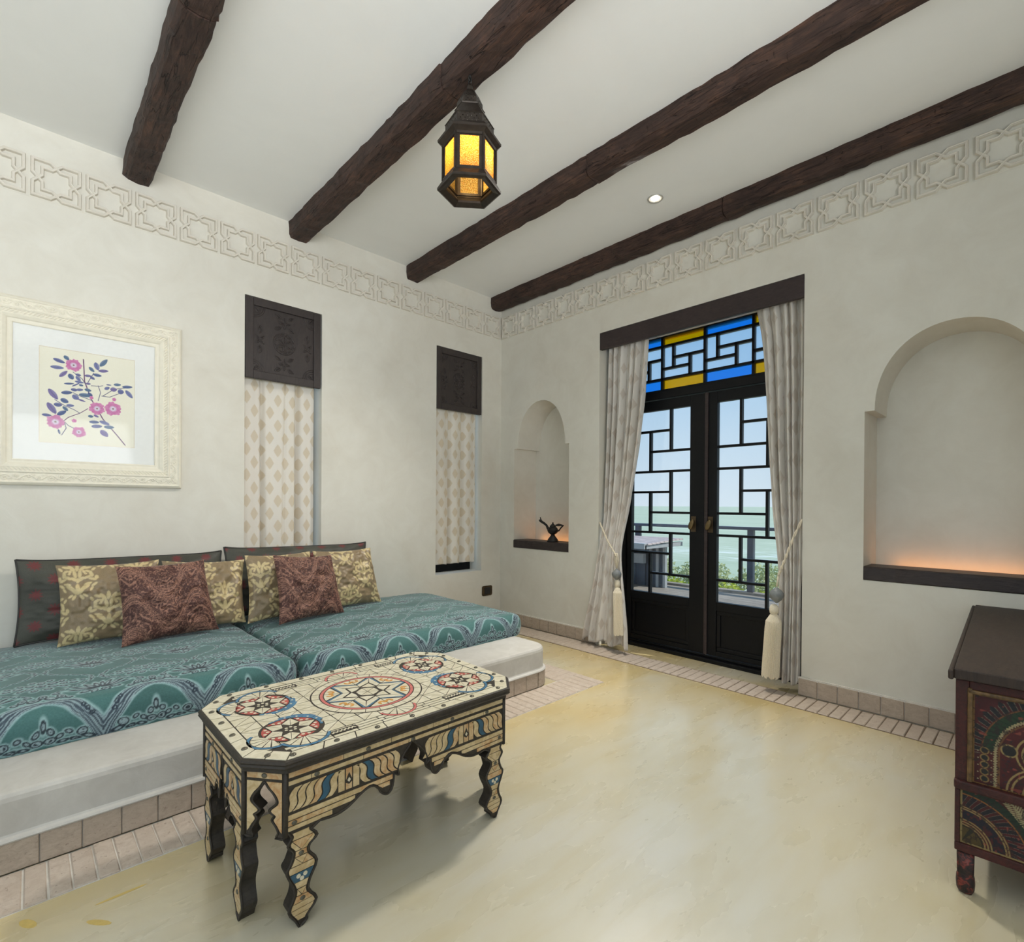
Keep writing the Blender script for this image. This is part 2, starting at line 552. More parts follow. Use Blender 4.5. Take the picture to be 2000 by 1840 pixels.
def m_glass(name, col, refl=0.05):
    """thin pane: mostly see-through with a faint surface reflection"""
    t = NT(name)
    tr = t.n('ShaderNodeBsdfTransparent')
    tr.inputs[0].default_value = (*col, 1)
    gl = t.n('ShaderNodeBsdfGlossy')
    gl.inputs['Roughness'].default_value = 0.05
    mx = t.n('ShaderNodeMixShader')
    mx.inputs[0].default_value = refl
    t.l(tr.outputs[0], mx.inputs[1])
    t.l(gl.outputs[0], mx.inputs[2])
    t.l(mx.outputs[0], t.out.inputs[0])
    return t.m
M['picture_glass'] = m_glass('picture_glass', (0.99, 0.99, 0.99), refl=0.012)
M['glass'] = m_glass('clear_glass', (0.97, 0.98, 0.98))
def m_textured_glass(name, col):
    t = NT(name)
    p = t.pos()
    w = t.n('ShaderNodeTexWave')
    w.inputs['Scale'].default_value = 28
    w.inputs['Distortion'].default_value = 1.2
    t.l(t.mapped(p, (1, 1, 1), (0.785, 0, 0)), w.inputs['Vector'])
    nrm = t.bump(w.outputs['Fac'], 0.6, 0.002)
    tl = t.n('ShaderNodeBsdfTranslucent')
    tl.inputs[0].default_value = (*col, 1)
    t.l(nrm, tl.inputs['Normal'])
    tr = t.n('ShaderNodeBsdfTransparent')
    tr.inputs[0].default_value = (*col, 1)
    gl = t.n('ShaderNodeBsdfGlossy')
    gl.inputs['Roughness'].default_value = 0.15
    t.l(nrm, gl.inputs['Normal'])
    f = t.ramp(w.outputs['Fac'], [(0.35, (0.05, 0.05, 0.05)), (0.65, (0.18, 0.18, 0.18))])
    m1 = t.n('ShaderNodeMixShader')
    t.l(f, m1.inputs[0])
    t.l(tr.outputs[0], m1.inputs[1])
    t.l(tl.outputs[0], m1.inputs[2])
    m2 = t.n('ShaderNodeMixShader')
    m2.inputs[0].default_value = 0.05
    t.l(m1.outputs[0], m2.inputs[1])
    t.l(gl.outputs[0], m2.inputs[2])
    t.l(m2.outputs[0], t.out.inputs[0])
    return t.m
M['glass_clear_tx'] = m_textured_glass('reeded_clear_glass', (0.92, 0.96, 1.0))
M['glass_blue'] = m_textured_glass('blue_glass', (0.14, 0.56, 1.0))
M['glass_yellow'] = m_textured_glass('yellow_glass', (1.0, 0.66, 0.01))

def m_amber():
    t = NT('amber_lantern_glass')
    p = t.obj()
    v = t.n('ShaderNodeTexVoronoi')
    v.inputs['Scale'].default_value = 190
    t.l(p, v.inputs['Vector'])
    nrm = t.bump(v.outputs['Distance'], 0.8, 0.004)
    col = t.ramp(v.outputs['Distance'], [(0.15, (1.0, 0.62, 0.14)), (0.6, (0.80, 0.34, 0.04))])
    tl = t.n('ShaderNodeBsdfTranslucent')
    t.l(col, tl.inputs[0])
    t.l(nrm, tl.inputs['Normal'])
    tr = t.n('ShaderNodeBsdfTransparent')
    t.l(col, tr.inputs[0])
    gl = t.n('ShaderNodeBsdfGlossy')
    gl.inputs['Roughness'].default_value = 0.2
    t.l(nrm, gl.inputs['Normal'])
    m1 = t.n('ShaderNodeMixShader')
    m1.inputs[0].default_value = 1.0
    t.l(tr.outputs[0], m1.inputs[1])
    t.l(tl.outputs[0], m1.inputs[2])
    m2 = t.n('ShaderNodeMixShader')
    m2.inputs[0].default_value = 0.06
    t.l(m1.outputs[0], m2.inputs[1])
    t.l(gl.outputs[0], m2.inputs[2])
    t.l(m2.outputs[0], t.out.inputs[0])
    return t.m
M['amber'] = m_amber()
M['lanternmetal'] = mat_plain('lantern_dark_metal', (52, 45, 39), 0.38, 0.6, 0.3, 40, 0.3)
M['lampiron'] = mat_plain('blackened_iron', (40, 39, 38), 0.5, 0.4, 0.2, 50, 0.3)

def m_emit(name, col, s):
    t = NT(name)
    e = t.n('ShaderNodeEmission')
    e.inputs[0].default_value = (*col, 1)
    e.inputs[1].default_value = s
    t.l(e.outputs[0], t.out.inputs[0])
    return t.m
M['bulb'] = m_emit('lantern_bulb_glow', (1.0, 0.70, 0.34), 48)
M['spotglow'] = m_emit('downlight_glow', (1.0, 0.9, 0.72), 14)
M['ledglow'] = m_emit('warm_strip_glow', (1.0, 0.40, 0.11), 3.6)
M['chrome'] = mat_plain('satin_metal_ring', (206, 204, 198), 0.35, 0.6, 0.05)

# outdoors
M['deck'] = m_wood('weathered_deck', (118, 112, 106), (166, 158, 148), (9, 1, 9), 6, 0.8, 0.4, 0.2)
M['railpaint'] = mat_plain('blue_grey_rail', (58, 66, 84), 0.5, 0, 0.15, 12)
M['shedpale'] = mat_plain('pale_grey_paint', (168, 172, 174), 0.6, 0, 0.08, 10)
M['sheddark'] = mat_plain('slate_grey_boards', (76, 86, 100), 0.6, 0, 0.12, 10)
M['shedroof'] = mat_plain('pinkish_roof_boards', (206, 192, 190), 0.7, 0, 0.08, 10)
M['ground'] = mat_plain('coastal_ground', (104, 112, 72), 0.9, 0, 0.3, 3)
def m_leaf(name, a, b):
    t = NT(name)
    r = t.noise(t.pos(), 9, 3)
    col = t.ramp(r, [(0.35, lin(*a)), (0.65, lin(*b))])
    d = t.n('ShaderNodeBsdfPrincipled')
    t.l(col, d.inputs['Base Color'])
    d.inputs['Roughness'].default_value = 0.5
    tl = t.n('ShaderNodeBsdfTranslucent')
    t.l(col, tl.inputs[0])
    mx = t.n('ShaderNodeMixShader')
    mx.inputs[0].default_value = 0.35
    t.l(d.outputs[0], mx.inputs[1])
    t.l(tl.outputs[0], mx.inputs[2])
    t.l(mx.outputs[0], t.out.inputs[0])
    return t.m
M['leaf_bright'] = m_leaf('bright_leaf', (140, 168, 36), (216, 222, 84))
M['leaf_pale'] = m_leaf('pale_coastal_leaf', (170, 180, 124), (212, 217, 172))
M['twig'] = mat_plain('twig', (120, 108, 84), 0.8)
def m_sea():
    t = NT('pale_green_sea')
    p = t.pos()
    w = t.mapped(p, (0.10, 0.028, 1))
    nz = t.noise(w, 1.0, 7, 0.62, 0.6)
    foam = t.noise(t.mapped(p, (0.30, 0.12, 1)), 1.0, 6, 0.65, 0.8)
    col = t.ramp(nz, [(0.35, lin(170, 184, 158)), (0.65, lin(190, 200, 178))])
    sp = t.n('ShaderNodeSeparateXYZ')
    t.l(p, sp.inputs[0])
    surf = t.math('SUBTRACT', 1.0, t.math('MINIMUM', t.math('ABSOLUTE', t.math('DIVIDE', t.math('SUBTRACT', sp.outputs[0], 92.0), 26.0)), 1.0))
    fo = t.math('ADD', foam, t.math('MULTIPLY', surf, 0.20))
    col = t.mix(t.ramp(fo, [(0.62, (0, 0, 0)), (0.80, (0.8, 0.8, 0.8))]), col, lin(226, 232, 228))
    t.bsdf(col, 0.6, 0, t.bump(nz, 0.3, 0.3), 0.2)
    return t.m
M['sea'] = m_sea()
# ------------------------------------------------------------------ room shell
# left wall lies in y = 0 (room on -y), right wall in x = 0 (room on -x), floor z = 0, ceiling z = 3.08
ZC = 3.08
XB, YN = -6.2, -5.6
LW = lambda u, d, z: (u, d, z)       # left wall: u = x, d = depth outwards
RW = lambda u, d, z: (d, u, z)       # right wall: u = y
WIN1, WIN2, WZ0, WZ1 = (-2.287, -1.768), (-0.757, -0.240), 0.505, 2.497
DOOR = (-2.655, -1.168)
NICHE1 = dict(c=-0.523, wr=0.334, wa=0.288, z0=0.72, zs=1.645, za=2.055, D=0.295)
NICHE2 = dict(c=-3.334, wr=0.374, wa=0.328, z0=0.72, zs=1.645, za=2.057, D=0.295)

def wall(name, fn, u0, u1, z0, z1, T, holes=(), niches=()):
    mb = MB()
    rects = [(h[0], h[1], h[2], h[3], True) for h in holes]
    rects += [(n['c'] - n['wr'], n['c'] + n['wr'], n['z0'], n['za'], False) for n in niches]
    us = sorted({u0, u1, *[r[0] for r in rects], *[r[1] for r in rects]})
    zs = sorted({z0, z1, *[r[2] for r in rects], *[r[3] for r in rects]})
    q = lambda *p: mb.add([fn(*a) for a in p], [(0, 1, 2, 3)])
    for i in range(len(us) - 1):
        for j in range(len(zs) - 1):
            um, zm = (us[i] + us[i + 1]) / 2, (zs[j] + zs[j + 1]) / 2
            inn = [r for r in rects if r[0] < um < r[1] and r[2] < zm < r[3]]
            a, b, c, d = us[i], us[i + 1], zs[j], zs[j + 1]
            if not inn:
                q((a, 0, c), (b, 0, c), (b, 0, d), (a, 0, d))
            if not inn or not inn[0][4]:
                q((a, T, c), (b, T, c), (b, T, d), (a, T, d))
    for a, b, c, d, thr in rects:
        if thr:
            q((a, 0, c), (a, T, c), (a, T, d), (a, 0, d))
            q((b, 0, c), (b, T, c), (b, T, d), (b, 0, d))
            q((a, 0, d), (b, 0, d), (b, T, d), (a, T, d))
            if c > z0 + 0.01:
                q((a, 0, c), (b, 0, c), (b, T, c), (a, T, c))
    q((u0, 0, z1), (u1, 0, z1), (u1, T, z1), (u0, T, z1))
    q((u0, 0, z0), (u0, T, z0), (u0, T, z1), (u0, 0, z1))
    q((u1, 0, z0), (u1, T, z0), (u1, T, z1), (u1, 0, z1))
    for n in niches:
        c, wr, wa, zb, zs_, za, D = n['c'], n['wr'], n['wa'], n['z0'], n['zs'], n['za'], n['D']
        for s in (-1, 1):
            q((c + s * wr, 0, zb), (c + s * wr, D, zb), (c + s * wr, D, zs_), (c + s * wr, 0, zs_))
            q((c + s * wr, 0, zs_), (c + s * wr, D, zs_), (c + s * wa, D, zs_), (c + s * wa, 0, zs_))
            q((c + s * wa, 0, zs_), (c + s * wr, 0, zs_), (c + s * wr, 0, za), (c + s * wa, 0, za))
        q((c - wr, D, zb), (c + wr, D, zb), (c + wr, D, za), (c - wr, D, za))
        q((c - wr, 0, zb), (c + wr, 0, zb), (c + wr, D, zb), (c - wr, D, zb))
        K = 40
        pts = []
        for k in range(K + 1):
            a = PI * k / K
            ca, sa = math.cos(a), math.sin(a)
            pts.append((c + wa * math.copysign(abs(ca) ** 0.96, ca), zs_ + (za - zs_) * sa ** 0.92))
        for k in range(K):
            (ua, zaa), (ub, zbb) = pts[k], pts[k + 1]
            q((ua, 0, zaa), (ub, 0, zbb), (ub, D, zbb), (ua, D, zaa))
            q((ua, 0, zaa), (ub, 0, zbb), (ub, 0, za), (ua, 0, za))
    me = bpy.data.meshes.new(name)
    me.from_pydata(mb.v, [], mb.f)
    bm = bmesh.new()
    bm.from_mesh(me)
    bmesh.ops.remove_doubles(bm, verts=bm.verts, dist=1e-5)
    bmesh.ops.recalc_face_normals(bm, faces=bm.faces)
    bm.to_mesh(me)
    bm.free()
    return struct(link_mesh(name, me, M['wall']))

wall('wall_left', LW, XB, 0.0, 0, ZC, 0.30, [(*WIN1, WZ0, WZ1), (*WIN2, WZ0, WZ1)])
wall_right = wall('wall_right', RW, YN, 0.30, 0, ZC, 0.42, [(*DOOR, 0, 2.50)], [NICHE1, NICHE2])
wall('wall_back', lambda u, d, z: (XB - d, u, z), YN, 0.0, 0, ZC, 0.25, [(-4.55, -1.25, 0.0, 2.5)])
wall('wall_near', lambda u, d, z: (u, YN - d, z), XB, 0.0, 0, ZC, 0.25, [(-5.15, -2.05, 0.0, 2.5)])
struct(MB().box(XB - 0.2, 0.42, YN - 3.2, 0.30, ZC, ZC + 0.12).build('ceiling', M['ceiling']))  # runs on past the near wall as an added eave that blocks sun
floor = struct(MB().box(XB - 0.2, 0.42, YN - 0.2, 0.0, -0.10, 0.0).build('floor', M['floor'], base=(0, 0, 0)))

# ------------------------------------------------------------------ travertine floor borders (tiles are pieces of the floor)
def tile_mesh(name, sx, sy, sz, ch=0.003):
    hx, hy = sx / 2, sy / 2
    V = []
    for (x, y, z) in ((hx, hy, 0), (hx, hy, sz - ch), (hx - ch, hy - ch, sz)):
        V += [(-x, -y, z), (x, -y, z), (x, y, z), (-x, y, z)]
    F = [(8, 9, 10, 11)]
    for r in range(2):
        for k in range(4):
            F.append((r * 4 + k, r * 4 + (k + 1) % 4, r * 4 + 4 + (k + 1) % 4, r * 4 + 4 + k))
    me = bpy.data.meshes.new(name)
    me.from_pydata(V, [], F)
    return me

TM = [tile_mesh('border_tile_a', 0.0505, 0.203, 0.006), tile_mesh('border_tile_b', 0.049, 0.206, 0.0065), tile_mesh('border_tile_c', 0.0515, 0.20, 0.0055)]
for m_ in TM:
    m_.materials.append(M['tile'])
MB().box(-4.6, -0.68, -1.725, -1.51, 0, 0.0015).box(-0.89, -0.68, -1.51, -0.01, 0, 0.0015).build('mortar_bed', M['mortar'], floor)
MB().box(-0.236, -0.013, -5.5, -0.02, 0, 0.0015).build('mortar_bed', M['mortar_dark'], floor)
def floor_tile(x, y, rot):
    o = link_mesh('tile', random.choice(TM), None, floor)
    o.location = (x, y, -0.0005 + random.uniform(0, 0.001))
    o.rotation_euler = (0, 0, rot + random.uniform(-0.012, 0.012))
x = -0.708
while x > -4.4:
    floor_tile(x, -1.621, 0)
    x -= 0.0543
y = -1.488
while y > -1.5 and y < -0.03:
    floor_tile(-0.785, y, PI / 2)
    y += 0.0543
y = -0.05
while y > -5.4:
    floor_tile(-0.128, y, PI / 2)
    y -= 0.0545

# ------------------------------------------------------------------ baseboards of small square tiles along the right wall
BT = [tile_mesh('base_tile_a', 0.1000, 0.098, 0.011), tile_mesh('base_tile_b', 0.0997, 0.0985, 0.0115)]
for m_ in BT:
    m_.materials.append(M['basetile'])
bb = struct(MB().box(-0.004, 0.0, -1.15, -0.02, 0.006, 0.104).box(-0.011, 0.0, -1.15, -0.02, 0.100, 0.112).build('baseboard_right', M['mortar'], base=(0, -1, 0)))
bb2 = struct(MB().box(-0.004, 0.0, -5.5, -2.64, 0.006, 0.104).box(-0.011, 0.0, -5.5, -2.64, 0.100, 0.112).build('baseboard_right', M['mortar'], base=(0, -3, 0)))
def wall_tile(par, y):
    o = link_mesh('tile', random.choice(BT), None, par)
    b = BASE[par.name]
    o.location = (-0.001 - b.x, y - b.y, 0.0555)
    o.rotation_euler = (0, -PI / 2, 0)
for k in range(11):
    wall_tile(bb, -1.098 + 0.1015 * k)
for k in range(28):
    wall_tile(bb2, -2.692 - 0.1015 * k)

# ------------------------------------------------------------------ plaster frieze: interlaced star-and-cross units
def ridge_unit():
    """one unit, 0.195 m square, in the x-z plane, ridges rising towards -y"""
    A = [(-.95, .95), (-.24, .95), (.17, .58), (.57, .58), (.57, .17), (.95, -.24), (.95, -.95), (.24, -.95), (-.17, -.58), (-.57, -.58), (-.57, -.17), (-.95, .24)]
    B = [(-x, z) for x, z in A][::-1]
    s = 0.0985
    mb = MB()
    for L in (A, B):
        n = len(L)
        rings = []
        for i in range(n):
            p0, p1, p2 = Vector(L[i - 1]), Vector(L[i]), Vector(L[(i + 1) % n])
            d1, d2 = (p1 - p0).normalized(), (p2 - p1).normalized()
            n1, n2 = Vector((-d1.y, d1.x)), Vector((-d2.y, d2.x))
            m = (n1 + n2)
            m /= max(0.35, m.dot(n1))
            ring = []
            for off, h in ((-0.082, 0.0), (-0.064, 0.0160), (-0.050, 0.0175), (0.0, 0.0155), (0.050, 0.0175), (0.064, 0.0160), (0.082, 0.0)):
                q = p1 + m * off
                ring.append((q.x * s, -h, q.y * s))
            rings.append(ring)
        k = 7
        V = [p for r in rings for p in r]
        F = [(i * k + j, i * k + j + 1, ((i + 1) % n) * k + j + 1, ((i + 1) % n) * k + j) for i in range(n) for j in range(k - 1)]
        mb.add(V, F)
    me = bpy.data.meshes.new('frieze_unit')
    me.from_pydata(mb.v, [], mb.f)
    bm = bmesh.new()
    bm.from_mesh(me)
    bmesh.ops.recalc_face_normals(bm, faces=bm.faces)
    bm.to_mesh(me)
    bm.free()
    me.materials.append(M['relief'])
    return me
FU = ridge_unit()
# shallow ground strip behind the units
tr1 = struct(MB().box(-6.1, -0.004, -0.0012, 0.0, 2.705, 2.922).build('trim_1', M['wall'], base=(-3, 0, 2.7)))
tr2 = struct(MB().box(-0.0012, 0.0, -5.5, -0.004, 2.705, 2.922).build('trim_2', M['wall'], base=(0, -3, 2.7)))
for k in range(27):
    o = link_mesh('frieze_unit', FU, None, tr1)
    o.location = (-0.128 - 0.2205 * k + 3, -0.001, 0.113)
for k in range(24):
    o = link_mesh('frieze_unit', FU, None, tr2)
    o.location = (-0.001, -0.122 - 0.2255 * k + 3, 0.113)
    o.rotation_euler = (0, 0, -PI / 2)

# ------------------------------------------------------------------ hewn ceiling beams
def beam(xc, w, label, seed, joints=()):
    r = random.Random(seed)
    ys = [0.0]
    while ys[-1] > YN + 0.05:
        ys.append(ys[-1] - r.uniform(0.030, 0.085))
    ys[-1] = YN
    for j in joints:
        ys += [j - 0.0035, j + 0.0035, j]
    ys = sorted(set(ys), reverse=True)
    prof0 = [(-w / 2, ZC), (-w / 2 - 0.002, ZC - 0.045), (-w / 2, ZC - 0.088), (-w / 2 + 0.016, ZC - 0.108), (0, ZC - 0.112), (w / 2 - 0.016, ZC - 0.108), (w / 2, ZC - 0.088), (w / 2 + 0.002, ZC - 0.045), (w / 2, ZC)]
    V, F = [], []
    k = len(prof0)
    sway = [r.uniform(-1, 1) for _ in range(80)]
    def sw(y, o):
        t = -y / 0.42 + o
        i = int(t)
        a = t - i
        return sway[i % 80] * (1 - a) + sway[(i + 1) % 80] * a
    for y in ys:
        g = 0.006 if any(abs(y - j) < 1e-6 for j in joints) else 0.0
        for i, (px, pz) in enumerate(prof0):
            jx = 0.0035 * sw(y, 3 * i) + r.uniform(-0.0042, 0.0042)
            jz = 0.003 * sw(y, 3 * i + 31) + r.uniform(-0.0040, 0.0040)
            if pz > ZC - 0.001:
                jz = 0
            sx = -1 if px < -0.01 else (1 if px > 0.01 else 0)
            V.append((xc + px + jx - sx * g, y, min(ZC, pz + jz + (g if pz < ZC - 0.07 else 0))))
    for i in range(len(ys) - 1):
        for j in range(k - 1):
            F.append((i * k + j, i * k + j + 1, (i + 1) * k + j + 1, (i + 1) * k + j))
        F.append((i * k + k - 1, i * k, (i + 1) * k, (i + 1) * k + k - 1))
    F.append(tuple(range(k)))
    F.append(tuple(range((len(ys) - 1) * k, len(ys) * k))[::-1])
    mb = MB().add(V, F)
    o = mb.build('ceiling_beam', M['beam'])
    tag(o, label, 'beam', 'hewn ceiling beams')
beam(-3.86, 0.13, 'hewn dark ceiling beam over the far end of the daybed', 5)
beam(-2.865, 0.130, 'hewn dark ceiling beam ending above the wall between picture and tall window', 11, (-1.42,))
beam(-1.937, 0.135, 'hewn dark ceiling beam that carries the amber lantern', 12, (-1.78,))
beam(-1.000, 0.130, 'hewn dark ceiling beam between the lantern beam and the ceiling downlight', 13, (-1.86,))
beam(-0.077, 0.128, 'hewn dark ceiling beam running close along the wall above the glazed door', 14, (-2.22,))
# small splashes of yellow paint left on the cement
M['paintmark'] = mat_plain('yellow_paint_splash', (212, 184, 104), 0.4, 0, 0.1, 60)
for (px, py, w, h, a) in ((-3.331, -1.797, 0.012, 0.030, 0.5), (-3.194, -1.920, 0.009, 0.036, 0.72), (-3.136, -1.838, 0.060, 0.005, 0.0)):
    poly = [(px + w * math.cos(t) * math.cos(a) - h * math.sin(t) * math.sin(a), py + w * math.cos(t) * math.sin(a) + h * math.sin(t) * math.cos(a)) for t in [k * PI / 5 for k in range(10)]]
    MB().prism(poly, lambda u, v, d: (u, v, d), 0.0, 0.0006).build('paint_splash', M['paintmark'], floor)
# ------------------------------------------------------------------ windows in the left wall
def window(n, a, b):
    w = thing('window_%d' % n, ((a + b) / 2, 0.2, WZ0))
    struct(w)
    f = MB()
    f.box(a, a + 0.04, 0.165, 0.205, WZ0, WZ1).box(b - 0.04, b, 0.165, 0.205, WZ0, WZ1)
    f.box(a + 0.04, b - 0.04, 0.165, 0.205, WZ0, WZ0 + 0.07).box(a + 0.04, b - 0.04, 0.165, 0.205, WZ1 - 0.05, WZ1)
    f.box(a + 0.04, b - 0.04, 0.168, 0.202, 1.48, 1.52)
    f.build('frame', M['doorblack'], w, bevel=0.003)
    MB().box(a + 0.04, b - 0.04, 0.183, 0.187, WZ0 + 0.07, 1.48).build('pane', M['glass'], w)
    MB().box(a + 0.04, b - 0.04, 0.183, 0.187, 1.52, WZ1 - 0.05).build('pane', M['glass'], w)
    return w
window(1, *WIN1)
window(2, *WIN2)

# carved wooden panels over the windows
def leaf_ridge(mb, cx, cz, L, W, ang, y0):
    """a carved almond leaf: a low ridge outline and a raised midrib"""
    ca, sa = math.cos(ang), math.sin(ang)
    N = 8
    ring = []
    for k in range(2 * N):
        t = k / N
        if t <= 1:
            u, v = -L / 2 + L * t, W / 2 * math.sin(PI * t)
        else:
            u, v = L / 2 - L * (t - 1), -W / 2 * math.sin(PI * (t - 1))
        ring.append((u, v))
    P = [(cx + u * ca - v * sa, cz + u * sa + v * ca) for u, v in ring]
    mb.tube([(p[0], y0, p[1]) for p in P], 0.0042, 5, close=True)
    mb.tube([(cx - L * 0.4 * ca, y0, cz - L * 0.4 * sa), (cx + L * 0.4 * ca, y0, cz + L * 0.4 * sa)], 0.0026, 4)

def carved_panel(a, b, label):
    z1, z0 = WZ1 - 0.004, 1.955
    a, b = a + 0.004, b - 0.010
    c = thing('carved_panel', ((a + b) / 2, 0.02, z0), label, 'carved panel', 'carved panels over the windows')
    fw, fz = 0.050, 0.052
    f = MB()
    f.box(a, a + fw, -0.004, 0.026, z0, z1).box(b - fw, b, -0.004, 0.026, z0, z1)
    f.box(a + fw, b - fw, -0.004, 0.026, z0, z0 + fz).box(a + fw, b - fw, -0.004, 0.026, z1 - fz, z1)
    f.build('frame', M['panelwood'], c, bevel=0.004)
    yf = 0.010
    bd = MB().box(a + fw, b - fw, yf, 0.022, z0 + fz, z1 - fz).build('board', M['panelwood'], c)
    MB().box(a, b, 0.026, 0.036, z0 + 0.01, z1).build('backing', M['panelwood'], c)
    cx, cz = (a + b) / 2, (z0 + z1) / 2
    k = MB()
    R = 0.072
    k.tube([(cx + R * math.cos(t * PI / 18), yf, cz + R * math.sin(t * PI / 18)) for t in range(36)], 0.0044, 5, close=True)
    for q in range(6):
        an = q * PI / 3 + PI / 6
        leaf_ridge(k, cx + 0.027 * math.cos(an), cz + 0.027 * math.sin(an), 0.054, 0.022, an, yf)
    for q in range(12):
        an = q * PI / 6
        leaf_ridge(k, cx + 0.060 * math.cos(an), cz + 0.060 * math.sin(an), 0.030, 0.012, an + PI / 2 + 0.5, yf)
    k.build('rosette', M['panelwood'], bd, smooth=True)
    for s in (-1, 1):
        m = MB()
        zz = cz + s * 0.142
        for q in range(4):
            an = q * PI / 2
            leaf_ridge(m, cx + 0.019 * math.cos(an), zz + 0.019 * math.sin(an), 0.036, 0.014, an, yf)
        for q in range(4):
            an = q * PI / 2 + PI / 4
            leaf_ridge(m, cx + 0.060 * math.cos(an), zz + 0.055 * math.sin(an), 0.046, 0.020, an + (0.25 if q % 2 else -0.25), yf)
        m.build('carved_flower', M['panelwood'], bd, smooth=True)
        m = MB()
        xx = cx + s * 0.160
        for q in range(4):
            an = q * PI / 2 + PI / 4
            leaf_ridge(m, xx + 0.019 * math.cos(an), cz + 0.019 * math.sin(an), 0.036, 0.014, an, yf)
        for t in (-1, 1):
            leaf_ridge(m, xx, cz + t * 0.066, 0.052, 0.026, PI / 2, yf)
        m.build('carved_flower', M['panelwood'], bd, smooth=True)
        for t in (-1, 1):
            m = MB()
            ox, oz = cx + s * ((b - a) / 2 - fw), cz + t * ((z1 - z0) / 2 - fz)
            for r in (0.048, 0.062, 0.074):
                m.tube([(ox - s * r * math.cos(w * PI / 24), yf, oz - t * r * math.sin(w * PI / 24)) for w in range(13)], 0.0034, 5)
            leaf_ridge(m, ox - s * 0.024, oz - t * 0.024, 0.05, 0.016, math.atan2(t, s), yf)
            m.build('corner_carving', M['panelwood'], bd, smooth=True)
carved_panel(*WIN1, 'square dark wooden panel carved with a rosette, above the curtain nearer the flower picture')
carved_panel(*WIN2, 'square dark wooden panel carved with a rosette, above the curtain next to the corner niche')

# window curtains: flat falls with a few soft folds
def window_curtain(a, b, folds, zbot, label, seed):
    r = np.random.default_rng(seed)
    nu, nv = 150, 110
    s = np.linspace(0, 1, nu)[:, None] * np.ones((1, nv))
    z = np.ones((nu, 1)) * np.linspace(1.98, zbot, nv)[None]
    t = (1.98 - z) / (1.98 - zbot)
    x = a + (b - a) * s
    y = 0.075 + 0 * s
    for fx, w, amp, drift in folds:
        c = fx + drift * t
        y = y + amp * np.exp(-((s - c) / w) ** 2) * (0.55 + 0.45 * t)
    y = y + 0.010 * (vnoise(s * 6 + seed, t * 3) - 0.5) + 0.004 * (vnoise(s * 22, t * 7 + seed) - 0.5)
    z = z - 0.004 * np.sin(s * 21) * t ** 6
    uv = np.stack([s * 0.72 + 0.01 * seed, z], -1)
    P = np.stack([x, y, z], -1)
    base = ((a + b) / 2, 0.07, zbot)
    o = grid_mesh('window_curtain', P, M['wcurtain'], None, base, uv=uv)
    so = o.modifiers.new('thickness', 'SOLIDIFY')
    so.thickness = 0.0015
    tag(o, label, 'curtain', 'window curtains')
F1 = [(0.27, 0.028, 0.055, 0.02), (0.10, 0.07, -0.018, 0), (0.50, 0.10, -0.016, 0.02), (0.60, 0.025, 0.020, -0.06), (0.76, 0.030, 0.060, 0.0), (0.86, 0.05, -0.012, 0)]
F2 = [(0.40, 0.032, 0.050, 0.0), (0.22, 0.08, -0.018, 0), (0.54, 0.07, -0.014, 0), (0.70, 0.040, 0.050, 0.0), (0.84, 0.06, -0.012, 0.0), (0.10, 0.05, 0.016, 0)]
window_curtain(WIN1[0] + 0.002, WIN1[1] - 0.030, F1, 0.52, 'cream printed curtain behind the gold cushions, below a carved panel', 3)
window_curtain(WIN2[0] + 0.002, WIN2[1] - 0.022, F2, 0.585, 'cream printed curtain ending just above a bare sill near the wall socket', 8)

# ------------------------------------------------------------------ glazed double door with coloured transom
DX = 0.25
dr = thing('door_1', (DX, -1.955, 0.0))
struct(dr)
YC = -1.955
fr = MB()
YI0, YI1 = -2.578, -1.277
fr.box(DX - 0.03, DX + 0.08, DOOR[0], YI0, 0.0, 2.50).box(DX - 0.03, DX + 0.08, YI1, DOOR[1], 0.0, 2.50)
MB().box(DX - 0.045, DX + 0.08, YI0, YI1, 2.427, 2.50).build('head_board', M['track'], dr)
fr.box(DX - 0.035, DX + 0.08, YI0, YI1, 1.945, 2.005)
fr.build('frame', M['doorblack'], dr, bevel=0.004)
th = MB().box(DX - 0.055, DX + 0.14, DOOR[0], DOOR[1], 0.0, 0.028).box(DX - 0.02, DX + 0.12, DOOR[0], DOOR[1], 0.028, 0.045)
th.build('threshold', M['doorblack'], dr, bevel=0.004)

def rect_bars(par, name, rects, x0, x1):
    for (ya, yb, za, zb) in rects:
        MB().box(x0, x1, min(ya, yb), max(ya, yb), za, zb).build(name, M['doorblack'], par)

